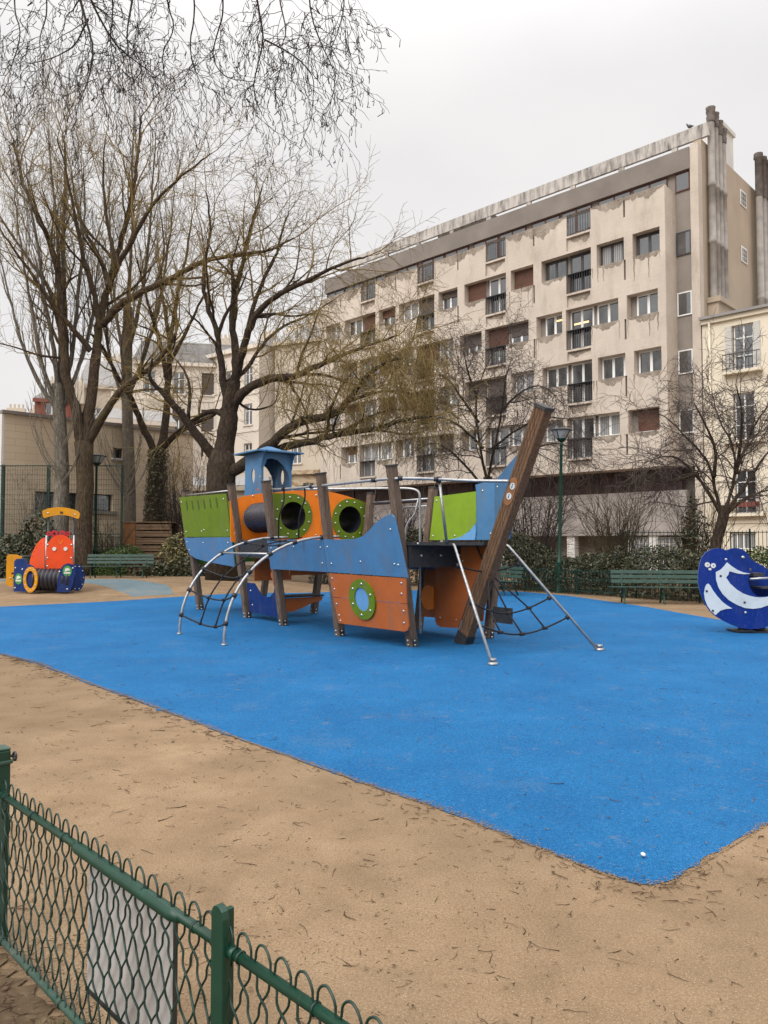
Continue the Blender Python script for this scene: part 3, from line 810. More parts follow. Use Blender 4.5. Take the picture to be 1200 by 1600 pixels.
    mb.build('info_figure', M['dark_steel'], bo)
    # handrails
    mb = MB(); pts = smooth_path([(1.70, Y(2.62, -.1)+.06, 2.62), (2.8, Y(2.60, -.12)+.03, 2.585), (3.9, Y(2.56, -.14)-.1, 2.56), (5.0, Y(2.56, -.05)-.09, 2.57), (5.60, Y(2.57)-.06, 2.575), (5.85, -.18, 2.57), (6.05, .12, 2.56), (6.4, .45, 2.53), (6.95, .70, 2.50)], 2)
    mb.tube(pts, .024, 10)
    for i in (8, 15, 19, 25): 
        if i+1 < len(pts):
            dd = (pts[i+1]-pts[i]).normalized(); mb.tube([pts[i]-dd*.035, pts[i]+dd*.035], .038, 10, 1)
    mb.build('handrail', [M['steel'], M['black_rubber']], S)
    mb = MB(); mb.tube([(6.04, .14, 2.56), (6.05, .28, 1.6)], .022, 8); mb.tube([(6.04, .13, 2.51), (6.04, .13, 2.60)], .042, 8, 1); mb.build('rail_post', [M['steel'], M['black_rubber']], S)
    mb = MB(); mb.tube(smooth_path([(2.6, Y(2.58, -.1)+.06, 2.58), (3.2, .25, 2.58), (3.9, .72, 2.57), (4.33, .98, 2.56), (4.45, 1.06, 2.50), (4.46, 1.07, 2.36), (4.46, 1.07, 0)], 3), .022, 9); mb.build('fire_pole', M['steel'], S)
    mb = MB(); mb.tube([(1.78, YS(2.44)-.05, 2.44), (3.81, YS(2.44)-.05, 2.44)], .019, 8); mb.tube([(2.6, YS(2.30)-.05, 2.30), (3.81, YS(2.30)-.05, 2.30)], .017, 8); sr = mb.build('side_rail', M['steel'], S)
    mb = MB()
    for x in (2.55, 3.35): mb.tube(smooth_path([(x, YS(2.44)-.05, 2.44), (x+.02, 1.9, 2.36), (x, 1.86, 2.15), (x-.12, 1.78, 2.0), (x-.16, 1.75, 1.85), (x-.16, 1.75, 1.6)], 2), .016, 7)
    mb.build('grab_handle', M['steel'], sr)
    # starboard and bow panels
    SM = star(-.11)
    plate('bulwark_panel', [(3.92, 2.46), (5.03, 2.50), (5.09, 2.15), (5.12, 1.95), (5.0, 1.83), (4.85, 1.74), (4.65, 1.65), (3.92, 1.645)], 'lime_panel', SM, (), [(4.0, 1.72), (4.6, 1.72), (4.0, 2.38)])
    plate('bow_cheek', [(4.66, 1.645), (4.86, 1.735), (5.01, 1.825), (5.13, 1.945), (5.10, 2.15), (5.04, 2.50), (5.0, 2.62), (5.3, 2.66), (5.62, 2.68), (5.62, 1.645)], 'blue_panel', SM, (), [(5.5, 1.75), (5.2, 2.5)])
    plate('curved_trim', [(4.45, 1.645), (4.80, 1.70), (5.0, 1.80), (5.13, 1.92), (5.16, 1.80), (5.16, 1.645)], 'light_blue_panel', star(-.14))
    cst = Vector((5.62, YS(1.6)-.1, 0)); cen = Vector((6.95, .95, 0)); dirv = (cen-cst); Lc = dirv.length
    Mc = frame(cst, tuple(dirv), (0, 0, 1))
    plate('bow_cheek', [(0, 1.645), (Lc*.62, 1.645), (Lc*.80, 2.1), (Lc*.99, 2.62), (Lc*1.08, 2.92), (Lc*.9, 2.88), (Lc*.6, 2.80), (Lc*.3, 2.70), (0, 2.62)], 'blue_panel', Mc, (), [(.12, 1.75), (.2, 2.5), (Lc*.7, 2.5), (Lc*.55, 1.78)])
    # under the deck
    plate('keel_panel', [(5.02, .30), (5.06, .23), (5.16, .20), (5.58, .22), (6.24, 1.52), (5.04, 1.53)], 'rust_panel', frame((0, .95, 0), (1, 0, 0), (0, 0, 1)), (), [(5.7, 1.3), (5.55, .35), (5.15, .35)])
    plate('starboard_panel', [(3.9, 1.12), (5.5, 1.12), (5.5, .28), (3.9, .24)], 'rust_panel', star(-.1))
    plate('starboard_panel', [(1.85, 1.10), (5.5, 1.10), (5.5, 1.55), (1.85, 1.55)], 'blue_panel', star(-.1))
    mb = MB(); mb.panel(circ(4.92, .68, .19, 16, .21, 80, 280)+[(5.02, .5), (5.02, .86)], (), .03, frame((0, .90, 0), (1, 0, 0), (0, 0, 1))); mb.build('play_disc', M['orange_panel'], S)
    plate('shop_panel', [(1.7, .24), (1.7, 1.1), (1.9, 1.1), (1.9, .24)], 'rust_panel', star(-.1))
    plate('counter_panel', [(.14, .14), (1.62, .12), (1.62, .42), (1.60, .72), (1.38, .74), (1.30, .62), (1.12, .52), (.92, .50), (.72, .55), (.60, .66), (.50, .76), (.16, .76)], 'navy_panel', port(-.02), (), [(.3, .6), (1.5, .3), (1.5, .6), (.3, .3)])
    ff = []
    for k in range(40):
        a = 2*math.pi*k/40; r = .13+.022*math.cos(6*a); ff.append((1.36+r*math.cos(a), .95+r*1.6*math.sin(a)))
    plate('flower_panel', ff, 'rust_panel', port(-.05), [circ(1.36, .95, .035, 10)])
    plate('back_panel', [(-.7, .78), (.2, .78), (.2, 1.5), (-.7, 1.5)], 'rust_panel', frame((.08, .8, 0), (0, 1, 0), (0, 0, 1)))
    plate('back_panel', [(-.75, .95), (.1, .95), (.1, 1.5), (-.75, 1.5)], 'rust_panel', frame((1.66, .8, 0), (0, 1, 0), (0, 0, 1)))
    mb = MB(); mb.panel([(.08, .5), (.56, .5), (.56, 1.56), (.08, 1.56)], (), .035, Matrix.Translation((0, 0, .43))); se = mb.build('bench_seat', M['deck'], S)
    mb = MB(); mb.panel([(.52, .42), (1.55, .42), (1.52, .33), (1.3, .30), (1.05, .20), (.8, .13), (.55, .12)], (), .03, frame((.5, 0, 0), (0, 1, 0), (0, 0, 1))); mb.build('bench_board', M['rust_panel'], se)
    # port climbing arches with rope net
    def arc(x, k=18, top=1.70, n0=-.16, reach=2.02):
        pts = []
        for i in range(k+1):
            a = R(90*i/k)
            pts.append((x, n0-.10-reach*math.cos(a)**.9, top*math.sin(a)**.92))
        pts.append((x, n0+.02, top+.005))
        return pts
    archs = []
    for x in (1.92, 3.72):
        mb = MB(); pts = arc(x); mb.tube([(pts[0][0], pts[0][1], -.03)]+pts, .024, 10)
        mb.tube([(x, pts[0][1], .0), (x, pts[0][1], .03)], .045, 10)
        for i in (2, 5, 8, 11, 14, 17):
            p = Vector(pts[i]); q = Vector(pts[min(i+1, len(pts)-1)]); dd = (q-p).normalized(); mb.tube([p-dd*.035, p+dd*.035], .04, 9, 1)
        archs.append(mb.build('climbing_arch', [M['steel'], M['black_rubber']], S))
    pa = arc(1.92)
    for idx in (11,):
        mb = MB(); mb.tube([(1.92, pa[idx][1], pa[idx][2]), (3.72, pa[idx][1], pa[idx][2])], .019, 8)
        mb.build('arch_crossbar', M['steel'], S)
    mb = MB(); rows = []
    for i in (2, 5, 8, 14, 16):
        row = []
        for j in range(13):
            u = j/12; sag = .16*math.sin(math.pi*u) if i < 10 else .07*math.sin(math.pi*u)
            ca = Vector(pa[i]); row.append(Vector((1.92+1.8*u, ca.y+sag*.7, ca.z-sag*.8)))
        rows.append(row); mb.tube(row, .014, 6)
    for j in (4, 8):
        mb.tube(smooth_path([r[j] for r in rows]+[Vector((1.92+1.8*j/12, -.18, 1.70))], 1), .014, 6)
        for r in rows: mb.tube([r[j]-Vector((.035, 0, 0)), r[j]+Vector((.035, 0, 0))], .028, 7)
    mb.build('rope_net', M['rope'], S)
    mb = MB()
    for x in (2.35, 3.1):
        mb.tube(smooth_path([(x, Y(2.6, -.13)+.04, 2.6), (x+.02, Y(2.4, -.13)+.02, 2.38), (x-.12, Y(2.1, -.2), 2.1), (x-.38, -.36, 1.68)], 2), .014, 6)
        mb.tube([(x-.03, Y(2.6, -.13)+.04, 2.6), (x+.03, Y(2.6, -.13)+.04, 2.6)], .036, 8)
    mb.build('hand_rope', M['rope'], S)
    # bow climbing net
    legs = []; tl, tr = Vector((6.02, .40, 1.57)), Vector((6.10, 1.36, 1.57)); bl, br = Vector((7.57, -.27, 0)), Vector((7.57, 1.95, 0))
    for t0, b in ((tl, bl), (tr, br)):
        mb = MB(); out = (b-t0); k = t0+Vector((out.x*.05, out.y*.05, .015)); k2 = t0+Vector((out.x*.10, out.y*.10, -.03))
        mb.tube(smooth_path([t0-Vector((.25, 0, 0)), t0, k, k2], 2)+[b+Vector((0, 0, -.02))], .022, 10)
        mb.tube([b+Vector((0, 0, .05)), b+Vector((0, 0, .09))], .045, 9); mb.lathe([(.07, 0), (.07, .02), (.03, .035)], Matrix.Translation((b.x, b.y, .012)), 10)
        for f in (.20, .52, .70):
            p = t0.lerp(b, f); dd = (b-t0).normalized(); mb.tube([p-dd*.03, p+dd*.03], .037, 8, 1)
        legs.append(mb.build('net_leg', [M['steel'], M['black_rubber']], S))
    mb = MB(); rows = []
    for f, sag in ((.20, .10), (.52, .20), (.70, .20)):
        pL = tl.lerp(bl, f); pR = tr.lerp(br, f)
        row = [pL.lerp(pR, j/12)+Vector((-.3*sag*math.sin(math.pi*j/12)*1.2, 0, -sag*math.sin(math.pi*j/12))) for j in range(13)]
        rows.append(row); mb.tube(row, .013, 6)
    mid = Vector((6.1, .86, 1.55))
    mb.tube([rows[0][6], rows[1][6]], .013, 6); mb.tube([mid, rows[0][6]], .013, 6)
    for j in (3, 6, 9):
        mb.tube([rows[1][j], rows[2][j]], .013, 6)
        for r in rows[1:]: mb.tube([r[j]-Vector((0, .04, 0)), r[j]+Vector((0, .04, 0))], .027, 7)
    mb.tube([rows[0][6], rows[1][3]], .013, 6); mb.tube([rows[0][6], rows[1][9]], .013, 6)
    mb.build('rope_net', M['rope'], S)
    mb = MB(); mb.box(6.35, 6.75, .95, .97, .38, .62); mb.build('step_board', M['deck'], S)
    # a pink seat side inside the bow cabin
    mb = MB(); mb.panel(circ(0, 0, .17, 18, .26, 0, 180)+[(-.17, -.08), (.17, -.08)], (), .025, frame((3.6, 1.15, 1.72), (.75, .66, 0), (0, 0, 1)))
    dd = mb.build('toy_panel', M['orange_panel'], S)
    mb = MB()
    for z in (.12, .02): mb.panel(circ(.02, z, .035, 12), (), .006, frame((3.6, 1.15, 1.72), (.75, .66, 0), (0, 0, 1)) @ Matrix.Translation((0, 0, .026)))
    mb.build('toy_dial', M['white_panel'], dd)
    return S
# ---------------------------------------------------------------- benches, lamps, toys, fence
def make_bench(label, loc, rz, L=2.4, group='green slatted park benches'):
    B = thing('park_bench', label, 'bench', loc, rz, group)
    # local: x along the seat, -y is the front
    for k in range(3):
        mb = MB(); mb.box(-L/2, L/2, -.02, .015, 0, .095, 0, Matrix.Translation((0, .17+.028*k, .52+.125*k)) @ Matrix.Rotation(-.22, 4, 'X')); mb.build('back_slat', M['bench_green'], B, .008)
    for k in range(4):
        mb = MB(); mb.box(-L/2-.05, L/2+.05, -.32+.115*k, -.225+.115*k, .425-.006*k, .455-.006*k); mb.build('seat_slat', M['bench_green'], B, .008)
    for x in (-L/2+.28, 0, L/2-.28):
        mb = MB()
        mb.tube(smooth_path([(x, -.30, 0), (x, -.24, .18), (x, -.26, .36), (x, -.30, .42)], 2), .024, 7)
        mb.tube(smooth_path([(x, .26, 0), (x, .14, .2), (x, .12, .38), (x, .17, .56), (x, .26, .88)], 2), .024, 7)
        mb.bar((x, -.31, .405), (x, .14, .40), .045, .03); mb.bar((x, -.22, .2), (x, .15, .22), .03, .03)
        mb.build('leg', M['green_paint'], B)
    return B

def make_lamp(label, loc, h, group='green park lamps', head=1.0):
    Lp = thing('street_lamp', label, 'lamp', loc, 0, group)
    mb = MB(); mb.lathe([(.12, 0), (.12, .06), (.095, .10), (.09, .9), (.105, .94), (.105, .99), (.07, 1.06), (.058, 1.5), (.046, h-.62), (.06, h-.60), (.06, h-.56), (.035, h-.5)], None, 14)
    mb.build('post', M['green_paint'], Lp)
    k = head; z = h-.5
    mb = MB(); mb.lathe([(.05, z), (.11*k, z+.03), (.16*k, z+.09), (.17*k, z+.11), (.15*k, z+.11)], None, 18)
    for j in range(4):
        a = R(45+90*j); mb.bar((.16*k*math.cos(a), .16*k*math.sin(a), z+.1), (.31*k*math.cos(a), .31*k*math.sin(a), z+.37), .022, .022)
    mb.build('lantern_frame', M['green_paint'], Lp)
    mb = MB(); mb.lathe([(.155*k, z+.11), (.30*k, z+.36), (.30*k, z+.365)], None, 18); g = mb.build('lantern_glass', M['lamp_glass'], Lp)
    mb = MB(); mb.lathe([(.30*k, z+.36), (.345*k, z+.365), (.35*k, z+.39), (.31*k, z+.41), (.1*k, z+.46), (.04*k, z+.47), (0, z+.475)], None, 18); mb.build('lantern_cap', M['dark_frame'], Lp)
    return Lp

def make_train():
    d = 23.4; s = d/F/4     # metres per survey unit
    base = P(70, 920, d); gzv = gz(base.x, d)
    T = thing('play_train', 'orange and navy toy train with a yellow arched canopy on the sand', 'play train', (base.x, d, gzv))
    SK = base.x/d
    def L(zx, zy, y=0.0): return ((zx-280)*s+SK*y, (722-zy)*s)
    def lp(pts, y=0.0): return [L(a, b, y) for a, b in pts]
    def FR(y, yaw=0.0, ox=0.0): return frame((ox, y, 0), (math.cos(yaw), math.sin(yaw), 0), (0, 0, 1))
    def plate(name, pts, mat, y, holes=(), bolts=(), t=.03, it=0, yaw=0.0, ox=0.0, lab=None):
        pts = lp(pts, y); pts = smooth_loop(pts, it) if it else pts
        pts = [(x-ox, z) for x, z in pts]
        mb = MB(); Mx = FR(y, yaw, ox); mb.panel(pts, holes, t, Mx)
        for b in bolts:
            x, z = L(*b, y); mb.bolt(x-ox, z, t, .03, Mx)
        o = mb.build(name, [M[mat], M['bolt']], T); return o
    # boiler front
    o = plate('boiler_front', [(288, 585), (288, 470), (295, 430), (320, 398), (350, 382), (375, 379), (405, 386), (430, 405), (446, 435), (450, 470), (450, 585)], 'red_panel', -.62, (), [(296, 440), (296, 520), (296, 570), (440, 440), (440, 520)], it=0)
    for cx in (335, 403):
        mb = MB(); x, z = L(cx, 465, -.65); mb.panel(circ(x, z, .058, 18), (), .02, FR(-.655)); mb.build('head_light', M['plaster_white'], o)
    mb = MB(); x, z = L(371, 425, -.65)
    mb.panel(circ(x, z, .05, 14, .04, 180, 360), (), .01, FR(-.652)); mb.panel(circ(x-.05, z+.04, .022, 8), (), .01, FR(-.652)); mb.panel(circ(x+.05, z+.04, .022, 8), (), .01, FR(-.652)); mb.build('face_mark', M['orange_panel'], o)
    # left side of the cab, swept back
    mb = MB(); x, z0 = L(275, 585, -.58); x2, _ = L(180, 0)
    pts = [(0, .68), (0, 1.62), (.25, 1.57), (.55, 1.42), (.85, 1.15), (1.0, .9), (1.02, .68)]
    Mx = frame((x, -.58, 0), (-.75, .66, 0), (0, 0, 1)); mb.panel(pts, [circ(.25+.14*k, 1.43-.03*k-.012*k*k*1.5, .022, 8) for k in range(5)], .03, Mx)
    for b in ((.1, 1.5), (.1, .8), (.9, .8)): mb.bolt(*b, .0, .025, Mx)
    mb.build('cab_side', [M['red_panel'], M['bolt']], T)
    mb = MB(); Mx = frame((L(450, 0, -.58)[0], -.58, 0), (-.5, .87, 0), (0, 0, 1)); mb.panel(pts, (), .03, Mx); mb.build('cab_side', M['red_panel'], T)
    # steel posts and canopy
    for cx in (284, 452):
        x, z = L(cx, 580, -.6); mb = MB(); mb.tube([(x, -.6, .45), (x, -.6, 1.68)], .028, 8); mb.build('front_post', M['steel'], T)
    for cx, y in ((296, .35), (455, .35)):
        x, _ = L(cx, 0, y); mb = MB(); mb.tube([(x, y, .3), (x, y, L(0, 262)[1])], .036, 8); mb.build('canopy_post', M['dark_steel'], T)
    o = plate('canopy_arch', [(258, 232), (262, 222), (300, 209), (345, 203), (385, 203), (430, 210), (470, 222), (490, 234), (496, 246), (492, 270), (484, 277), (470, 272), (430, 258), (380, 251), (330, 255), (290, 266), (272, 272), (263, 266)], 'yellow_panel', .29, (), [(295, 240), (465, 250)], it=1)
    mb = MB(); x, z = L(380, 238, .29); mb.panel([(x-.05, z-.02), (x+.03, z-.035), (x+.05, z+.03), (x-.03, z+.045)], (), .02, FR(.262)); mb.build('canopy_badge', M['dark_steel'], o)
    # crimson cog rims behind the front
    for cx, r in ((335, .12), (384, .11), (300, .08), (418, .075)):
        x, z = L(cx, 372, -.38); pts = [(x+(r*(1 if k % 2 else .8))*math.cos(k*math.pi/8), z+(r*(1 if k % 2 else .8))*math.sin(k*math.pi/8)) for k in range(16)]
        mb = MB(); mb.panel(pts, [circ(x, z, r*.35, 8)], .03, FR(-.38)); mb.build('toy_cog', M['crimson'], T)
    # navy sides
    o = plate('side_panel', [(85, 722), (85, 540), (100, 526), (140, 522), (170, 535), (185, 555), (215, 565), (240, 590), (250, 640), (245, 700), (230, 722)], 'navy_panel', -.80, (), [(95, 580), (145, 588), (95, 700)], yaw=-.25, ox=L(160, 0, -.8)[0])
    Mx = FR(-.80, -.25, L(160, 0, -.8)[0])
    def badge(o, cx, cy, Mx, ox, y, t=.03):
        x, z = L(cx, cy, y); x -= ox; r = .155
        mb = MB(); mb.panel(circ(x, z, r*.82, 24, r*1.05), (), .008, Mx @ Matrix.Translation((0, 0, t+.001))); b = mb.build('badge', M['emblem_green'], o)
        mb = MB(); M2 = Mx @ Matrix.Translation((0, 0, t+.010))
        mb.panel([(x-.09, z-.075), (x+.085, z-.075), (x+.085, z-.03), (x-.09, z-.03)], (), .006, M2)
        mb.panel([(x-.07, z-.02), (x+.03, z+.015), (x+.085, z+.02), (x+.06, z+.07), (x-.0, z+.1), (x-.06, z+.07)], (), .006, M2)
        mb.build('badge_mark', M['plaster_white'], o)
    badge(o, 120, 645, Mx, L(160, 0, -.8)[0], -.8)
    o = plate('side_panel', [(355, 722), (362, 640), (375, 585), (392, 560), (415, 550), (440, 556), (458, 580), (460, 610), (452, 640), (432, 722)], 'navy_panel', -.92, (), [(370, 600), (445, 580), (415, 705)], yaw=.2, ox=L(410, 0, -.92)[0])
    badge(o, 414, 597, FR(-.92, .2, L(410, 0, -.92)[0]), L(410, 0, -.92)[0], -.92)
    plate('rear_panel', [(40, 690), (38, 600), (40, 510), (60, 500), (100, 502), (135, 515), (130, 560), (95, 600), (80, 650), (85, 700), (60, 700)], 'yellow_panel', .15, (), [(65, 650)])
    # wheel with yellow ring, ribbed crawl barrel, far wheel
    x, z = L(196, 648, -.92)
    mb = MB(); Mw = FR(-.92, -.35, x); mb.panel(circ(0, z, .27, 30, .38), [circ(0, z, .165, 24, .26)], .03, Mw)
    for k in range(12): mb.bolt(.22*math.cos(R(30*k)), z+.325*math.sin(R(30*k)), .03, .02, Mw)
    mb.build('barrel_ring', [M['yellow_panel'], M['bolt']], T)
    mb = MB(); mb.lathe([(.20, -.02), (.20, .3)], frame((x, -.9, z), (math.cos(1.2), math.sin(1.2), 0), (0, 0, 1)) @ Matrix.Rotation(R(90), 4, 'Y'), 20); 
    mb.build('barrel_lining', M['tunnel_black'], T)
    prof = []; xx = 0.0
    while xx < 1.02: prof += [(.28, xx), (.335, xx+.02), (.335, xx+.075), (.28, xx+.095)]; xx += .125
    mb = MB(); xa, za = L(224, 650, -.66); mb.lathe(prof, frame((xa, -.66, za), (0, 1, 0), (0, 0, 1)), 22); mb.build('crawl_barrel', M['tunnel_black'], T)
    x, z = L(474, 640, -.55)
    mb = MB(); Mw = FR(-.55, .65, x); mb.panel(circ(0, z, .225, 28, .40), (), .04, Mw)
    for k in range(10): mb.bolt(.19*math.cos(R(36*k)), z+.35*math.sin(R(36*k)), .04, .02, Mw)
    mb.build('side_wheel', [M['navy_panel'], M['bolt']], T)
    mb = MB(); mb.box(L(110, 0, -.1)[0], L(450, 0, -.1)[0], -.5, .3, .5, .56); mb.build('floor_plate', M['deck'], T)

def make_seesaw():
    d = 13.7; k = d/F*140/1200
    base = P(1170, 985, d); base.z = 0.0
    S = thing('spring_seesaw', 'dark blue rocking dolphin with white belly markings at the edge of the blue surface', 'spring rider', (base.x, d, 0), R(-4))
    def L(zx, zy): return ((zx-943)*k, (1300-zy)*k)
    def lp(p): return [L(*q) for q in p]
    def FR(y): return frame((0, y, 0), (1, 0, 0), (0, 0, 1))
    near = [(690, 340), (640, 265), (570, 208), (490, 184), (400, 198), (320, 240), (268, 305), (238, 390), (218, 500), (214, 620), (230, 720), (258, 820), (300, 920), (360, 1010), (430, 1075), (520, 1130), (620, 1180), (740, 1225), (850, 1240), (960, 1235), (1060, 1210), (1160, 1165), (1250, 1100), (1330, 1010), (1400, 890), (1450, 760), (1500, 640), (1470, 610), (1390, 640), (1300, 735), (1200, 795), (1100, 815), (970, 822), (910, 770), (868, 700), (850, 620), (868, 540), (890, 490), (800, 420)]
    mb = MB(); Mn = FR(-.30); mb.panel(lp(near), (), .03, Mn, 0, 2)
    for p in ((575, 335), (810, 1025)): mb.bolt(*L(*p), .03, .026, Mn)
    pn = mb.build('dolphin_panel', [M['royal_panel'], M['bolt'], M['panel_edge']], S)
    far = [(680, 265), (730, 215), (800, 190), (870, 188), (940, 205), (1000, 255), (1040, 335), (1120, 385), (1210, 435), (1340, 530), (1480, 560), (1600, 560), (1560, 700), (1480, 860), (1380, 1020), (1260, 1130), (1120, 1200), (960, 1215), (800, 1170), (680, 1080), (600, 950), (560, 800), (560, 600), (590, 400)]
    mb = MB(); Mf = FR(.22); mb.panel(lp(far), (), .03, Mf, 0, 2); mb.bolt(*L(940, 315), .03, .034, Mf)
    mb.build('dolphin_panel', [M['royal_panel'], M['bolt'], M['panel_edge']], S)
    Mw = Mn @ Matrix.Translation((0, 0, .0305))
    cres = [(585, 372), (640, 420), (710, 468), (790, 503), (885, 520), (800, 526), (720, 518), (610, 488), (600, 530), (568, 568), (620, 650), (700, 725), (780, 775), (850, 802), (930, 822), (1000, 828), (1080, 822), (1200, 788), (1300, 738), (1210, 840), (1100, 925), (1000, 962), (900, 975), (800, 965), (700, 925), (600, 865), (520, 785), (470, 700), (442, 600), (440, 500), (500, 470), (545, 425)]
    mb = MB(); mb.panel(lp(cres), (), .012, Mw)
    for p in ((500, 550), (797, 892)): mb.bolt(*L(*p), .012, .022, Mw)
    mb.build('belly_patch', [M['white_panel'], M['dark_steel']], pn)
    fin = [(340, 650), (362, 668), (400, 740), (450, 810), (520, 890), (580, 935), (640, 972), (560, 978), (490, 1000), (450, 1035), (428, 1060), (370, 1010), (325, 940), (295, 860), (285, 780), (300, 700), (320, 660)]
    mb = MB(); mb.panel(lp(fin), (), .012, Mw)
    for p in ((318, 748), (392, 1003)): mb.bolt(*L(*p), .012, .022, Mw)
    mb.build('fin_patch', [M['white_panel'], M['dark_steel']], pn)
    for p in ((334, 404), (409, 415)):
        mb = MB(); mb.panel(circ(*L(*p), .044, 20), (), .010, Mw); mb.panel(circ(*L(p[0]+3, p[1]), .011, 8), (), .002, Mw @ Matrix.Translation((0, 0, .011)), 1); mb.build('eye', [M['plaster_white'], M['dark_steel']], pn)
    mb = MB(); mb.panel(lp([(350, 446), (384, 446), (384, 474), (350, 474)]), (), .006, Mw); mb.build('sticker', M['plaster_white'], pn)
    mb = MB(); x, z = L(1000, 580); mb.tube([(x-.21, -.42, z-.01), (x+.21, -.42, z+.015)], .022, 9); mb.tube([(x, -.42, z), (x, .2, z)], .022, 8); mb.build('handle_bar', M['steel'], S)
    mb = MB(); mb.box(x-.09, x+.09, -.29, .22, z+.03, z+.09); mb.tube([(x-.05, -.05, z+.05), (x-.05, -.05, z+.17)], .02, 7); mb.build('handle_mount', M['dark_steel'], S)
    mb = MB(); xs, zs = L(1150, 700); mb.box(xs-.15, xs+.35, -.27, .22, zs-.03, zs); mb.build('seat', M['deck'], S)
    mb = MB()
    for cx in (-.09, .16):
        pts = [(cx+.10*math.cos(t*.5), -.04+.10*math.sin(t*.5), .03+.0021*t) for t in range(0, 74)]
        mb.tube(pts, .016, 6)
    mb.build('spring', M['dark_steel'], S)
    mb = MB(); mb.box(-.32, .40, -.26, .20, .01, .035); mb.box(-.2, .3, -.2, .14, .17, .20); mb.box(-.28, -.02, -.30, -.27, .035, .06); mb.build('base_plate', M['dark_steel'], S)

def make_fence():
    a0 = Vector((-1.54, 3.09, 0)); dr = Vector((.704, -.711, 0)); Lb = 1.607
    def q(s, z, off=0.0): return a0 + dr*s + Vector((-.711, -.704, 0))*-off*0 + Vector((.711, .704, 0))*off + Vector((0, 0, z))
    G = thing('gate_post', 'thick square green gate post with a worn flat top and a ring', 'gate post', q(-.055, 0)); rz = math.atan2(dr.y, dr.x)
    G.rotation_euler = (0, 0, rz)
    mb = MB(); mb.box(-.04, .04, -.04, .04, -.05, .755); mb.build('shaft', M['green_paint'], G, .006)
    mb = MB(); mb.box(-.047, .047, -.047, .047, .70, .715); mb.box(-.04, .04, -.04, .04, .7552, .764); mb.build('cap', M['dusty_green'], G, .004)
    mb = MB(); pts = [(.045+.016*math.cos(t*.45)+.0, .052+.0, .728+.016*math.sin(t*.45)) for t in range(15)]
    mb.tube(pts, .005, 6); mb.tube([(.03, .03, .728), (.03, .054, .728)], .006, 6); mb.build('latch_ring', M['dark_steel'], G)
    def panel(label, s0, s1, seed, sleeve=None):
        W = thing('wire_fence', label, 'fence', q(s0, 0), rz, 'low green wire fence panels')
        def w(s, z, off=0.0): return Vector((s-s0, off, z))
        mb = MB(); mb.tube([w(s0, .59), w(s1, .59)], .0135, 10); top = mb.build('top_rail', M['green_paint'], W)
        mb = MB(); mb.tube([w(s0, .03), w(s1, .03)], .013, 10); mb.build('bottom_rail', M['dusty_green'], W)
        if sleeve:
            mb = MB(); mb.tube([w(sleeve[0]-.03, .59), w(sleeve[0], .585), w(sleeve[1], .582), w(sleeve[1]+.05, .588)], [.0145, .020, .0205, .0145], 12); mb.build('rail_sleeve', M['green_paint'], top)
        mb = MB(); s = s0+.06
        while s < s1:
            for z in (.59, .03):
                mb.tube([w(s-.004, z), w(s+.004, z)], .0165, 8)
            s += .285
        mb.build('rail_tie', M['wire_green'], top)
        mb = MB(); rng = random.Random(seed); p = .076; zt = .608; zb = .02; sl = .52
        nk0 = int(s0/p)-9; nk1 = int(s1/p)+9
        def crimp(z, ph): return (.0026 if ph < 1 else .0046)*math.sin(2*math.pi*z/.066+ph)
        for k in range(nk0, nk1):
            topA = k*p            # rising wire reaches the top here, comes back down as the falling wire
            j = rng.gauss(0, .002)
            pts = []
            n = 60
            for i in range(n+1):
                z = zb+(zt-zb)*i/n; ss = topA-sl*(zt-z)+j
                pts.append((ss+crimp(z, 0.0), z, .004+.003*math.sin(2*math.pi*z/.088)))
            for i in range(1, 14):
                a = math.pi*i/14; pts.append((topA+j+.0365-.0365*math.cos(a)+.006*math.sin(2*a), zt+.044*math.sin(a)**.62, .004-.008*i/14))
            for i in range(n+1):
                z = zt-(zt-zb)*i/n; ss = topA+.073+sl*(zt-z)+j
                pts.append((ss+crimp(z, math.pi), z, -.004-.003*math.sin(2*math.pi*z/.088)))
            run = []
            for ss, z, o in pts+[(1e9, 0, 0)]:
                if s0+.01 < ss < s1-.01: run.append(w(ss, z, o))
                else:
                    if len(run) > 2: mb.tube(run, .0033, 5)
                    run = []
        mb.build('wire_mesh', M['wire_green'], W)
        return W
    panel('low green crimped wire fence panel carrying the white board', .0, Lb-.025, 3, (.75, 1.36))
    panel('low green crimped wire fence panel running off beyond the slim rounded post', Lb+.025, Lb+1.5, 4)
    mb = MB(); mb.bar(q(.012, 0), q(.012, .60), .02, .02, 0, tuple(dr)); o = mb.build('frame_bar', M['dusty_green']); tag(o, 'thin weathered upright bar beside the thick gate post', 'fence bar')
    Pst = thing('fence_post', 'slim flat green fence post with rounded top between two wire panels', 'fence post', q(Lb+.018, 0), rz)
    mb = MB(); mb.panel([(-.027, -.05), (.027, -.05), (.027, .672), (.022, .69), (.010, .699), (-.006, .70), (-.02, .692), (-.027, .676)], (), .02, frame((0, -.006, 0), (1, 0, 0), (0, 0, 1)))
    mb.build('flat_bar', M['green_paint'], Pst, .003)
    mb = MB(); mb.box(-.008, .008, -.004, .02, -.05, .685); mb.build('rear_web', M['green_paint'], Pst, .002)
    mb = MB()
    for s in (-1, 1): mb.tube([(s*.02, -.0, .59), (s*.048, -.0, .59)], .0165, 10)
    mb.build('rail_socket', M['green_paint'], Pst)
    B = thing('notice_board', 'blank grey white board fixed behind the low wire fence', 'notice board', q(.765, 0, .03), rz)
    mb = MB(); mb.box(0, .56, -.004, .004, .135, .572); mb.build('board', M['sign_white'], B, .002)
    mb = MB(); mb.box(-.002, .562, -.008, .008, .122, .1345); mb.build('lower_frame', M['dark_steel'], B)
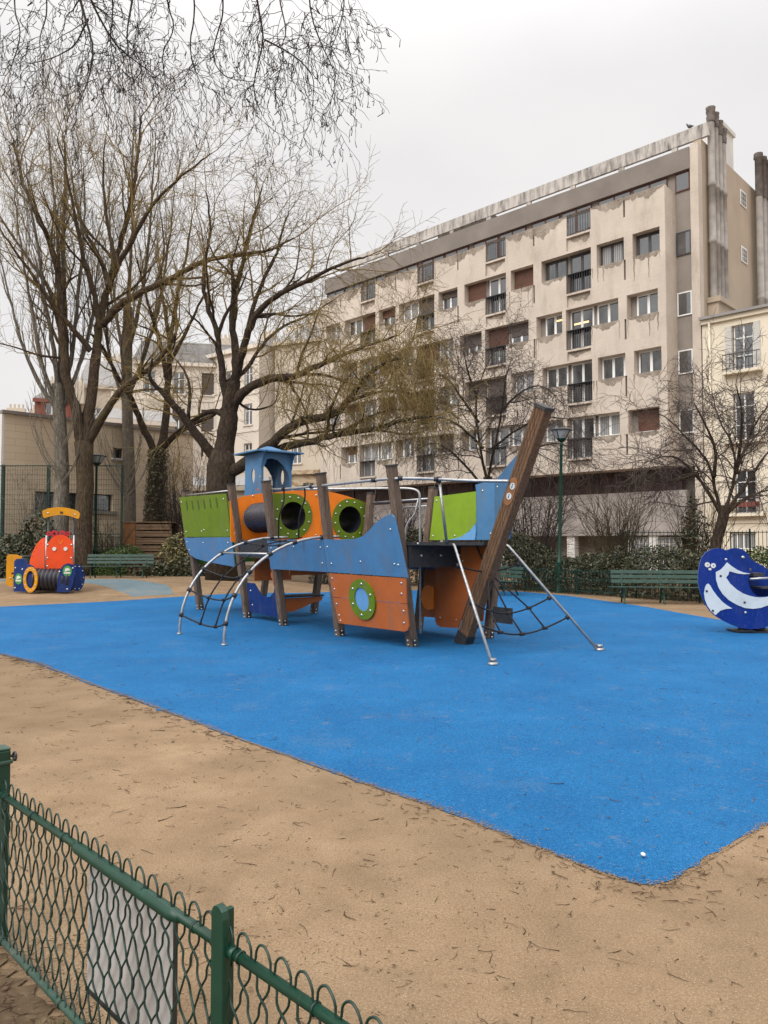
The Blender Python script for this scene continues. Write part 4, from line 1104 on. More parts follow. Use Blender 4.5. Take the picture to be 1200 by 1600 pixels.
    mb = MB(); mb.box(.5605, .566, -.006, .006, .135, .572); mb.build('side_frame', M['dark_steel'], B)

def make_sports_fence():
    d = 29.5; F_ = thing('mesh_fence', 'tall dark green mesh fence between the trees and the low beige building', 'fence', (0, d+1.2, 0))
    d += 1.2
    ztop = P(5, 728, d).z
    for px in (4, 75, 190):
        p = P(px, 800, d); mb = MB(); mb.box(p.x-.06 if px < 100 else p.x-.03, p.x+.06 if px < 100 else p.x+.03, -.05, .05, .0, ztop+.05); mb.build('post', M['fence_green'], F_)
    x0, x1 = P(-30, 800, d).x, P(192, 800, d).x
    mb = MB(); z = .15
    while z <= ztop: mb.box(x0, x1, -.064, -.056, z-.005, z+.005); z += .2
    x = x0
    while x < x1: mb.box(x-.004, x+.004, -.074, -.066, .1, ztop); x += .1
    mb.box(x0, x1, -.08, -.05, ztop-.02, ztop+.02); mb.box(x0, x1, -.08, -.05, 1.93, 1.97)
    mb.build('wire_mesh', M['fence_green'], F_)

def make_low_railing(label, a, b, h, name='iron_railing'):
    a = Vector((*a, 0)); b = Vector((*b, 0)); L = (b-a).length; rz = math.atan2(b.y-a.y, b.x-a.x)
    F_ = thing(name, label, 'railing', a, rz)
    mb = MB()
    for z in (.12, h*.62, h-.06): mb.box(0, L, -.012, .012, z-.012, z+.012)
    mb.build('rail', M['fence_green'], F_)
    mb = MB(); x = .05
    while x < L: mb.box(x-.008, x+.008, -.03, -.014, .0, h); x += .12
    x = .0
    while x < L: mb.box(x-.025, x+.025, .014, .05, 0, h+.05); x += 2.0
    mb.build('bars', M['fence_green'], F_)

def make_crate():
    d = 32.0; a = P(189, 860, d); b = P(266, 860, d); z1 = P(189, 815, d).z-.25; gzv = gz(a.x, d)
    K = thing('compost_bin', 'large weathered wooden slatted bin beneath the ivy clad tree', 'compost bin', (a.x, d, gzv)); w = b.x-a.x; z1 -= gzv
    z1 += .25
    n = 7
    for k in range(n):
        mb = MB(); zz = .05+k*(z1-.1)/n
        mb.box(.62, w, -.015, .015, zz, zz+(z1-.1)/n*.82); mb.build('slat', M['crate_wood'], K)
        mb = MB(); mb.box(0, .6, -.015, .015, zz, zz+(z1-.1)/n*.93); mb.build('slat', M['rust_wood'], K)
    mb = MB(); mb.box(-.05, w+.05, -.05, 1.2, z1-.05, z1); mb.build('lid', M['crate_wood'], K)
    for x in (0, .61, w):
        mb = MB(); mb.box(x-.04, x+.04, .016, .08, 0, z1-.052); mb.build('corner_post', M['crate_wood'], K)
    mb = MB(); mb.box(0, w, 1.1, 1.13, 0, z1-.052); mb.build('back_wall', M['crate_wood'], K)

def make_bin():
    p = P(40, 880, 26.6); z = gz(p.x, p.y); B = thing('litter_bin', 'green round litter bin with a dark rim behind the yellow end of the toy train', 'litter bin', (p.x, p.y, z))
    mb = MB(); mb.lathe([(.0, .22), (.17, .22), (.2, .3), (.21, .82), (.19, .84), (.18, .4), (0, .38)], None, 18); mb.build('basket', M['green_paint'], B)
    mb = MB(); mb.lathe([(.2, .80), (.235, .80), (.235, .85), (.2, .85), (.2, .80)], None, 18); mb.build('rim', M['dark_frame'], B)
    mb = MB(); mb.tube([(0, 0, 0), (0, 0, .23)], .05, 10); mb.lathe([(.14, 0), (.14, .02), (.06, .03)], None, 12); mb.build('foot', M['green_paint'], B)

def make_pigeon():
    p = Vector((12.66, 34.6, 0))+Vector((.716, -.698, 0))*.95+Vector((.698, .716, 0))*1.7
    mb = MB(); prof = [(-.17, .015, .10), (-.10, .04, .115), (-.03, .075, .13), (.04, .085, .15), (.09, .065, .19), (.115, .042, .23), (.135, .042, .27), (.155, .036, .295), (.175, .02, .295), (.20, .006, .285)]
    mb.tube([(x, 0, z) for x, r, z in prof], [r for x, r, z in prof], 10)
    for s_ in (-.03, .03): mb.tube([(.02, s_, .0), (.015, s_, .08)], .009, 5)
    o = mb.build('pigeon', M['pigeon_grey']); o.location = (p.x, p.y, 21.2); o.rotation_euler = (0, 0, 2.4)
    tag(o, 'small dark pigeon perched on the weathered roof beam', 'bird')
# ---------------------------------------------------------------- buildings
GX, GY = .716, -.698           # the street grid: local x runs right along the fronts
RZ = math.atan2(GY, GX)
def glocal(px, d): p = P(px, 848, d); return Vector((p.x, p.y, 0))

def grid_wall(mb, x0, x1, z0, z1, ops, y=0.0, m=0, mr=0, mback=None):
    """wall facing -y with real openings: each (xa, xb, za, zb, depth)"""
    xs = sorted({x0, x1} | {v for o in ops for v in o[:2] if x0 < v < x1}); zs = sorted({z0, z1} | {v for o in ops for v in o[2:4] if z0 < v < z1})
    for j in range(len(zs)-1):
        i = 0
        while i < len(xs)-1:
            def solid(i):
                cx, cz = (xs[i]+xs[i+1])/2, (zs[j]+zs[j+1])/2
                return not any(o[0] < cx < o[1] and o[2] < cz < o[3] for o in ops)
            if not solid(i): i += 1; continue
            k = i
            while k+1 < len(xs)-1 and solid(k+1): k += 1
            mb.add([(xs[i], y, zs[j]), (xs[k+1], y, zs[j]), (xs[k+1], y, zs[j+1]), (xs[i], y, zs[j+1])], [(0, 1, 2, 3)], m)
            i = k+1
    for o in ops:
        a, b, c, d, e = o[:5]; mk = o[5] if len(o) > 5 else mback
        mb.add([(a, y, c), (b, y, c), (b, y, d), (a, y, d), (a, y+e, c), (b, y+e, c), (b, y+e, d), (a, y+e, d)],
               [(0, 4, 5, 1), (1, 5, 6, 2), (2, 6, 7, 3), (3, 7, 4, 0)], mr)
        if mk is not None: mb.add([(a, y+e, c), (b, y+e, c), (b, y+e, d), (a, y+e, d)], [(0, 1, 2, 3)], mk)

def window(par, x0, x1, z0, z1, y, frame_m='white_paint', glass='glass', leaves=2, fw=.06, shutter=None, name='window', bar=None, drop=1.0):
    mb = MB()
    mb.box(x0, x1, y-.05, y, z0, z0+fw); mb.box(x0, x1, y-.05, y, z1-fw, z1)
    mb.box(x0, x0+fw, y-.05, y, z0+fw, z1-fw); mb.box(x1-fw, x1, y-.05, y, z0+fw, z1-fw)
    for k in range(1, leaves):
        xm = x0+(x1-x0)*k/leaves; mb.box(xm-fw*.75, xm+fw*.75, y-.055, y-.002, z0+fw, z1-fw)
    if bar: 
        for b in bar: mb.box(x0+fw, x1-fw, y-.045, y-.004, z0+(z1-z0)*b-.02, z0+(z1-z0)*b+.02)
    o = mb.build(name, M[frame_m], par)
    mb = MB(); mb.box(x0+fw*.5, x1-fw*.5, y-.03, y-.012, z0+fw*.5, z1-fw*.5); mb.build('pane', M[glass], o)
    if shutter:
        mb = MB(); mb.box(x0+.01, x1-.01, y-.09, y-.06, z1-(z1-z0)*drop, z1); mb.build('roller_shutter', M[shutter], o)
    return o

def railing(par, x0, x1, z0, z1, y, mat='dark_frame', step=.12):
    mb = MB(); mb.box(x0, x1, y-.02, y+.02, z1-.04, z1); mb.box(x0, x1, y-.015, y+.015, z0+.05, z0+.08)
    x = x0+.05
    while x < x1: mb.box(x-.012, x+.012, y-.011, y+.011, z0+.08, z1-.04); x += step
    return mb.build('balcony_railing', M[mat], par)

def make_block():
    B = thing('concrete_apartment_block', 'long beige concrete apartment block with recessed windows and a grey top fascia', 'apartment block', (12.66, 34.6, 0), RZ)
    rng = random.Random(5)
    tops = [16.25, 13.38, 10.65, 7.87]
    X0, X1 = -23.7, .4
    ops = []; wins = []; stains = []; slits = []
    mods = [-3.43, 1.6, 6.68, 11.77, 16.67, 21.7]     # slits
    for mi, t0 in enumerate(mods):
        for r, zt in enumerate(tops):
            zs = zt-1.10; zf = zt-2.06; typeA = (r % 2 == 0)
            def cl(a, b): return (-b, -a)
            # piece list: (t range of opening), window ranges
            if typeA: items = [((.03, 1.46), [(.22, 1.43, 'w')]), ((1.77, 4.62), [(1.80, 3.13, 'f'), (3.32, 4.57, 'w')])]
            else: items = [((3.42, 4.95), [(3.45, 4.62, 'w')]), ((.35, 3.2), [(.40, 1.66, 'w'), (1.84, 3.16, 'f')])]
            for (ta, tb), ws in items:
                ta, tb = t0+ta, t0+tb
                if typeA is False and tb-ta < 2 and mi == len(mods)-1: continue
                if tb > 23.5 or ta < -.15:
                    if ta < -.15 and tb > .6: ta = max(ta, -.14)
                    elif ta < -.15 or tb > 23.5: continue
                hasf = any(w[2] == 'f' for w in ws)
                if hasf:
                    fw = [w for w in ws if w[2] == 'f'][0]; fa, fb = t0+fw[0]-.04, t0+fw[1]+.04
                    fa = max(fa, ta); fb = min(fb, tb)
                    ops.append((*cl(fa, fb), zf, zs, .46, 1))
                ops.append((*cl(ta, tb), zs, zt, .46, 1))
                for wa, wb, k in ws:
                    wa, wb = t0+wa, t0+wb
                    if wb > tb+.01 or wa < ta-.01: continue
                    wins.append((wa, wb, zf if k == 'f' else zs, zt, k, r, mi))
        if -.1 < t0 < 23:
            for zt in tops: slits.append(t0)
    # parapet gaps with railings
    pz0, pz1 = 17.15, 18.12
    gaps = []
    for t0 in mods:
        a, b = t0+1.77, t0+3.12
        if a > 0 and b < 23.3: gaps.append((a, b)); ops.append((-b, -a, pz0, pz1+.1, .22))
    for t0 in mods:
        if .1 < t0 < 23:
            for zt in tops: ops.append((-t0-.05, -t0+.05, zt-2.1, zt-1.12, .15, 2))
            ops.append((-t0-.05, -t0+.05, 17.2, pz1+.1, .15, 2))
    # the strips between the tall windows are set back
    for t0 in mods:
        a, b = t0+1.82, t0+3.14
        if a < .1 or b > 23.3: continue
        for r, zt in enumerate(tops):
            zn = tops[r+1] if r < 3 else 5.1
            ops.append((-b, -a, zn+.12, zt-2.06-.10, .13, 0))
        ops.append((-b, -a, tops[0]+.12, 17.15-.10, .13, 0))
    mb = MB()
    zlo = 5.1
    grid_wall(mb, X0, X1, zlo, pz1, ops, 0.0, 0, 0, None)
    # return face, soffit, parapet top
    mb.add([(X1, 0, zlo), (X1, 1.2, zlo), (X1, 1.2, pz1), (X1, 0, pz1)], [(0, 1, 2, 3)], 0)
    mb.add([(X0, 0, zlo), (X1, 0, zlo), (X1, 1.2, zlo), (X0, 1.2, zlo)], [(3, 2, 1, 0)], 0)
    seg = [X0]+sorted(v for a, b in gaps for v in (-b, -a))+[X1]
    for i in range(0, len(seg)-1, 2):
        mb.box(seg[i], seg[i+1], -.012, .24, pz1, pz1+.05, 0)
    mb.add([(X0, .22, 16.0), (X0, .22, pz1), (X1, .22, pz1), (X1, .22, 16.0)], [(0, 1, 2, 3)], 0) if False else None
    mb.build('front_wall', [M['concrete'], M['grey_render'], M['dark_recess']], B)
    # water stains: thin washes under every sill, with a ragged lower outline
    mb = MB()
    def stain(a, b, ztop, h, y=-.004):
        n = max(10, int((b-a)/.045)); ph = [rng.random()*9 for _ in range(4)]; top = []; bot = []
        for i in range(n+1):
            x = a+(b-a)*i/n; e = min(1, (4*i/n)**.7, (4*(n-i)/n)**.7); u = x*2.2
            k = .5+.28*math.sin(u*1.3+ph[0])+.16*math.sin(u*3.7+ph[1])+.10*math.sin(u*8.3+ph[2])+.06*math.sin(u*17+ph[3])+rng.gauss(0, .03)
            top.append((x, y, ztop)); bot.append((x, y, ztop-max(.01, h*e*(.25+.8*max(0, k)))))
        for i in range(n): mb.add([bot[i], bot[i+1], top[i+1], top[i]], [(0, 1, 2, 3)])
    frs = [o for o in ops if o[3]-o[2] < 1.0 and abs(o[4]-.46) < .01 and o[1]-o[0] > .5]
    for (a, b, c, d, e, *_) in ops:
        if b-a > .5 and e > .3 and d-c > 1.0:
            cuts = sorted([(f[0], f[1]) for f in frs if abs(f[3]-c) < .01 and f[0] >= a-.01 and f[1] <= b+.01])
            x = a
            for p_, q_ in cuts+[(b, b)]:
                if p_-x > .3: stain(x, p_, c-.002, rng.uniform(.25, .6))
                x = q_
    for i in range(0, len(seg)-1, 2):
        stain(seg[i], seg[i+1], pz1+.045, rng.uniform(.4, .85), -.0145)
    for a, b in gaps: stain(-b+.05, -a-.05, pz0-.105, .5, .126)
    for t0 in mods:
        if t0+1.82 > .1 and t0+3.14 < 23.3:
            for zt in tops: stain(-t0-3.12, -t0-1.84, zt-2.165, rng.uniform(.25, .6), .126)
    for (a, b, c, d, e, *_) in ops:          # long thin runs from the sill ends
        if b-a < .5 or e < .3: continue
        for x in (a, b, rng.uniform(a, b)):
            if rng.random() < .75:
                w_ = rng.uniform(.02, .06); x += rng.uniform(-.1, .1); L_ = rng.uniform(.4, 1.3); n = 7
                if any(o[0]-w_ < x < o[1]+w_ and o[2] < c-.01 and o[3] > c-L_ for o in ops): continue
                v = [(x+k*w_*(1-.75*i/n)+.015*math.sin(i*1.7+x), -.0025, c-.01-L_*i/n) for i in range(n+1) for k in (-1, 1)]
                mb.add(v, [(2*i+2, 2*i+3, 2*i+1, 2*i) for i in range(n)])
    mb.build('stain_wash', M['stained'], B)
    # body behind, with the recessed top storey
    mb = MB()
    yb = 1.2; mb.box(X0-.4, X1+.76, yb, 10.5, 5.12, 19.7, 0)
    mb.box(X0-.3, X1+.4, 2.2, 10.3, 0, 5.119, 0)
    mb.build('body_wall', M['grey_render'], B)
    mb = MB(); mb.box(X1+.76, X1+1.14, 1.05, 1.5, 0, 20.12, 0); mb.build('corner_pilaster', M['concrete'], B)
    mb = MB(); mb.box(X1+.765, X1+1.12, 1.5, 11.0, 0, 20.45, 0); mb.build('end_wall', M['end_wall'], B)
    mb = MB(); mb.box(X0-.75, X1+.755, .98, 1.6, 19.0, 20.02, 0); mb.box(X0-.75, X1+.75, 1.6, 10.5, 19.71, 19.9, 0); mb.build('fascia', M['fascia'], B)
    # parapet back faces and terrace
    mb = MB()
    for i in range(0, len(seg)-1, 2): mb.box(seg[i]+.002, seg[i+1]-.002, .152, .236, 16.6, pz1-.001, 0)
    mb.box(X0, X1-.01, .24, 1.19, 16.55, 16.60, 0); mb.build('terrace', M['concrete'], B)
    # top storey windows
    x = X1+.70
    k = 0
    while x > X0+1.0:
        w = 1.75 if k else .68; z0 = 17.3 if k else 18.1
        window(B, x-w, x, z0, 18.99, yb-.02, 'brown_frame' if k < 10 else 'dark_frame', 'glass', 2 if k else 1, .05, name='top_window')
        x -= w + (.10 if k % 2 else .38)
        if k in (9, 13): x -= .9
        k += 1
    # windows of the four floors
    wood = {(0, 2): 'w', (1, 2): 'x', (3, 0): 'w', (2, 3): 'w'}
    shut = {(2, 0, 0): 1.0}
    lit = []
    for wa, wb, z0, z1, k, r, mi in wins:
        sh = None; dr_ = 1.0; fr = 'white_paint'; gl = 'glass'
        u = rng.random()
        if mi == 2 and k == 'w' and wb < 9 and r == 0: sh = 'wood_shutter'
        elif mi == 3 and r == 0 and k == 'w' and wa < 13.5: sh, dr_ = 'brown_shutter', .35
        elif mi == 2 and r == 0 and k == 'w': sh = 'wood_shutter'
        elif mi == 3 and r == 0 and k == 'f': sh, dr_ = 'brown_shutter', .5
        elif mi == 2 and r == 1 and k == 'f': sh, dr_ = 'wood_shutter', .5
        elif mi == 2 and r == 1 and k == 'w': sh, dr_ = 'brown_shutter', .62
        elif mi == 0 and r == 3 or (mi == 1 and r == 3 and wa < 2.0): sh = 'wood_shutter'
        elif mi == 2 and r == 2 and wa > 8: sh = 'brown_shutter'
        elif mi == 3 and r == 2 and u < .7: sh = 'wood_shutter'
        elif mi >= 3 and u < .32: sh, dr_ = rng.choice(('brown_shutter', 'wood_shutter')), rng.choice((1.0, .45))
        elif u > .8: gl = 'curtain_glass'
        if r == 3 and mi == 1 and k == 'w': gl = 'curtain_glass' if sh is None else gl
        if r == 0 and mi < 2: fr = 'dark_frame'
        o = window(B, -wb, -wa, z0, z1, 0.43, fr, gl, 2, .085, sh, drop=dr_, name='french_window' if k == 'f' else 'window')
        if k == 'f': railing(o, -wb-.02, -wa+.02, z0-.05, z0+1.0, .03, 'dark_frame', .135)
        elif fr == 'white_paint':
            mb = MB(); mb.box(-wb-.03, -wa+.03, .22, .39, z0+.002, z0+.05); mb.build('sill', M['white_paint'], o)
        if r == 1 and mi == 1 and sh is None and k == 'f':
            mb = MB(); mb.box(-wb+.15, -wa-.1, .40-.02, .40-.012, z1-.62, z1-.45); 
            mb = MB(); mb.box(-wb+.2, -wa-.3, .3935, .3955, z1-.75, z1-.66); mb.build('ceiling_lamp', M['lit_room'], o)
        if r == 1 and mi == 1 and k == 'w' and wb > 5:
            mb = MB(); mb.box(-wb+.62, -wa-.1, .3935, .3955, z1-.36, z1-.27); mb.build('ceiling_lamp', M['lit_room'], o)
    for a, b in gaps: railing(B, -b, -a, pz0-.02, pz1, .05, 'dark_frame', .14)
    # narrow windows in the recessed strip by the right end
    for r, zt in enumerate(tops):
        window(B, X1+.03, X1+.72, zt-1.2, zt-.08, yb-.01, 'white_paint' if r else 'dark_frame', 'glass', 1, .06, name='strip_window')
    # ground storey: dark glazing, grey wall, columns, glass bricks
    mb = MB(); mb.box(X0, X1, 1.45, 1.6, 4.05, 5.095); mb.build('dark_glazing', M['brown_dark'], B)
    for k in range(12):
        x = X1-.3-k*2.0; mb = MB(); mb.box(x-.05, x+.05, 1.38, 1.445, 4.05, 5.09); mb.build('glazing_bar', M['dark_frame'], B)
    mb = MB(); mb.box(X0-.2, X1+.38, 1.0, 1.7, 1.95, 4.04); 
    mb.build('grey_wall', M['grey_wall'], B)
    for x in (-.9, -5.3, -9.7, -14.1, -18.5):
        mb = MB(); mb.box(x-.22, x+.22, 1.1, 1.5, 0, 1.949); mb.build('column', M['plaster_white'], B)
    mb = MB()
    for i in range(9):
        for j in range(5):
            x = X1-2.6+i*.29; z = .4+j*.29; mb.box(x+.02, x+.27, 1.22, 1.3, z+.02, z+.27)
    mb.build('glass_bricks', M['curtain_glass'], B)
    mb = MB(); mb.box(X1-2.62, X1+.03, 1.24, 1.29, .38, 1.87); mb.build('brick_frame', M['plaster_white'], B)
    # roof beam on stubs
    mb = MB(); mb.box(X0+.1, X1+1.43, 1.62, 1.78, 20.56, 21.2, 0)
    mb.build('roof_beam', M['beam_concrete'], B)
    for k in range(9):
        x = X1-.2-k*2.75; mb = MB(); mb.box(x-.14, x+.14, 1.64, 1.76, 19.91, 20.555); mb.build('beam_stub', M['beam_concrete'], B)
    # flues on the end wall
    for y0, z0, zt in ((2.15, 13.0, 22.1), (2.62, 13.0, 22.0), (3.1, 13.0, 21.8), (3.58, 13.0, 21.6)):
        mb = MB(); M_ = Matrix.Translation((X1+1.34, y0, 0))
        mb.lathe([(.16, z0), (.16, 15.6), (.19, 15.62), (.19, 15.8), (.16, 15.82), (.16, 18.3), (.19, 18.32), (.19, 18.5), (.16, 18.52), (.16, zt-.7)], M_, 12)
        fl = mb.build('flue', M['pipe'], B)
        mb = MB(); mb.lathe([(.19, zt-.7), (.21, zt-.45), (.17, zt-.4), (.22, zt-.2), (.2, zt-.12), (.23, zt), (.1, zt+.06)], M_, 10); mb.build('flue_cap', M['soot'], fl)
    mb = MB(); mb.box(X1+1.13, X1+1.75, 1.85, 4.0, 12.75, 13.0); mb.box(X1+1.13, X1+1.62, 1.95, 3.9, 9.5, 12.749); mb.build('flue_ledge', M['end_wall'], B)
    mb = MB(); mb.box(X1-.2, X1+1.0, 4.4, 6.0, 19.91, 22.3); mb.box(X1-.3, X1+1.1, 4.3, 6.1, 22.3, 22.5); mb.build('chimney_stack', M['plaster_white'], B)
    for k in range(6):
        y0 = 8.2+k*.48; zt = 22.1-.05*k; mb = MB(); M_ = Matrix.Translation((X1+1.5+.05*k, y0, 0))
        mb.lathe([(.17, 8), (.17, 14.3), (.2, 14.35), (.2, 14.5), (.17, 14.5), (.17, 19.8)], M_, 10); fl = mb.build('flue', M['pipe'], B)
        mb = MB(); mb.lathe([(.19, 19.8), (.19, zt-.3), (.25, zt-.25), (.23, zt)], M_, 10); mb.build('flue_cap', M['soot'], fl)
    for zc in (19.35, 16.4):
        mb = MB(); y0 = 6.45; x = X1+1.13
        mb.box(x, x+.03, y0, y0+.85, zc-.4, zc+.4); o = mb.build('vent_window', M['white_paint'], B)
        mb = MB()
        for i in range(3):
            for j in range(3): mb.box(x+.031, x+.036, y0+.08+i*.24, y0+.28+i*.24, zc-.34+j*.23, zc-.14+j*.23)
        mb.build('pane', M['curtain_glass'], o)
    # an old planted hump on the roof behind the beam
    mb = MB(); mb.box(-15.2, -11.6, 2.3, 4.2, 19.91, 21.1); mb.box(-15.0, -11.8, 2.4, 4.1, 21.1, 21.6); mb.build('roof_plant_room', M['soot'], B)

def make_cream_house():
    p0 = Vector((12.66, 34.6, 0)) + Vector((GX, GY, 0))*1.58 + Vector((-GY, GX, 0))*1.1
    B = thing('cream_house', 'cream rendered house with tall shuttered windows beside the concrete block', 'house', p0, RZ)
    W = 9.0; zt = 11.75
    cols = [(1.30, 2.22), (4.4, 5.3), (7.2, 8.1)]; rows = [(9.2, 11.25), (6.1, 8.2), (2.9, 4.8)]
    ops = [(a, b, c, d, .22, 1) for a, b in cols for c, d in rows] + [(1.05, 2.15, 1.3, 2.05, .2, 1), (4.4, 5.5, 1.3, 2.05, .2, 1)]
    mb = MB(); grid_wall(mb, 0, W, 0, zt, ops, 0, 0, 0, None)
    mb.add([(W, 0, 0), (W, 8, 0), (W, 8, zt), (W, 0, zt), (0, 0, 0), (0, 8, 0), (0, 8, zt), (0, 0, zt)], [(0, 1, 2, 3), (4, 7, 6, 5), (1, 5, 6, 2)], 0)
    mb.box(-.0, W, -.05, -.002, 2.45, 2.58); mb.build('wall', [M['cream_wall'], M['dark_recess']], B)
    mb = MB(); mb.box(-.05, W+.1, -.28, -.14, zt-.02, zt+.10); mb.build('gutter', M['zinc'], B)
    mb = MB(); mb.box(-.0, W, -.14, -.003, zt-.22, zt+.02); mb.build('cornice', M['cream_wall'], B)
    mb = MB(); mb.add([(-.02, -.2, zt+.1), (W, -.2, zt+.1), (W, 4, zt+.5), (-.02, 4, zt+.5), (-.02, 8, zt+.1), (W, 8, zt+.1)], [(0, 1, 2, 3), (3, 2, 5, 4), (0, 3, 4)]); mb.build('roof', M['zinc'], B)
    mb = MB(); mb.tube([(.35, -.09, 0), (.35, -.09, zt-.1)], .055, 10); mb.build('downpipe', M['cream_wall'], B)
    for ci, (a, b) in enumerate(cols):
        for ri, (c, d) in enumerate(rows):
            o = window(B, a+.04, b-.04, c, d, .2, 'white_paint', 'glass', 2, .05, bar=(.33, .72))
            if ri == 0:
                for s in (-1, 1):
                    x = a if s < 0 else b; mb = MB(); mb.box(x-.27 if s < 0 else x, x if s < 0 else x+.27, -.045, -.006, c, d); mb.build('shutter', M['white_shutter'], o)
            zb = c-.02; mb = MB(); mb.box(a-.35, b+.35, -.35, -.003, zb-.13, zb-.001); mb.build('sill', M['cream_wall'], o)
            if ri < 3:
                mb = MB(); mb.box(a-.33, b+.33, -.32, -.29, zb+(.72 if ri != 1 else .3), zb+(.76 if ri != 1 else .34)); mb.box(a-.33, b+.33, -.32, -.29, zb+.1, zb+.13)
                if ri != 1:
                    x = a-.32
                    while x < b+.34: mb.box(x-.01, x+.01, -.315, -.295, zb, zb+.72); x += .16
                mb.build('balcony_railing', M['dark_frame'], o)
            if ri == 2:
                mb = MB(); mb.box(a-.2, b+.1, -.27, -.06, zb+.28, zb+.5); mb.build('flower_box', M['brick'], o)
    for a in (1.05, 4.4): window(B, a+.03, a+1.07, 1.32, 2.03, .18, 'white_paint', 'curtain_glass', 4, .04, name='cellar_window')

def house(name, label, cat, px, d, W, D, zt, ang, wall, cols, rows, ww, wh, frame_m='white_paint', roof=None, shutter=None, extra=None, roofm='zinc', depth=.2):
    """street building: local x to the right along its front"""
    p = P(px, 848, d); B = thing(name, label, cat, (p.x, p.y, gz(p.x, p.y)), ang)
    ops = [(x-ww/2, x+ww/2, z, z+wh, depth, 1) for x in cols for z in rows]
    mb = MB(); grid_wall(mb, 0, W, 0, zt, ops, 0, 0, 0, None)
    mb.add([(W, 0, 0), (W, D, 0), (W, D, zt), (W, 0, zt), (0, 0, 0), (0, D, 0), (0, D, zt), (0, 0, zt)], [(0, 1, 2, 3), (4, 7, 6, 5), (1, 5, 6, 2), (7, 3, 2, 6)], 0)
    mb.build('wall', [M[wall], M['dark_recess']], B)
    rng = random.Random(len(label))
    for x in cols:
        for z in rows:
            o = window(B, x-ww/2+.03, x+ww/2-.03, z, z+wh, depth-.02, frame_m, 'glass', 2, .06, (rng.choice((shutter, None, None)) if shutter else None), bar=(.68,) if wh > 1.5 else None, drop=rng.choice((1.0, .5)))
            mb = MB(); mb.box(x-ww/2-.08, x+ww/2+.08, -.08, -.003, z-.1, z-.002); mb.build('sill', M[wall], o)
    if rows:
        mb = MB()
        for z in rows[1:]: mb.box(0, W, -.05, -.0035, z-.55, z-.42)
        mb.box(-.1, W+.1, -.25, -.0035, zt-.3, zt-.02); mb.build('cornice', M[wall], B)
    if roof:
        h, ins = roof; mb = MB()
        mb.add([(-.1, -.2, zt), (W+.1, -.2, zt), (W+.1, D, zt), (-.1, D, zt), (ins*.3, ins, zt+h), (W-ins*.3, ins, zt+h), (W-ins*.3, D-ins, zt+h), (ins*.3, D-ins, zt+h)], [(0, 1, 5, 4), (1, 2, 6, 5), (2, 3, 7, 6), (3, 0, 4, 7), (4, 5, 6, 7)])
        rf = mb.build('roof', M[roofm], B)
        for k in range(2):
            mb = MB(); x = W*(.2+.5*k); mb.box(x, x+1.6, D*.45, D*.45+.6, zt+.2, zt+h+1.3)
            for j in range(4): mb.lathe([(.12, zt+h+1.3), (.1, zt+h+1.7)], Matrix.Translation((x+.25+.37*j, D*.45+.3, 0)), 8)
            mb.build('chimney', M['offwhite_wall'], rf)
    if extra: extra(B)
    return B

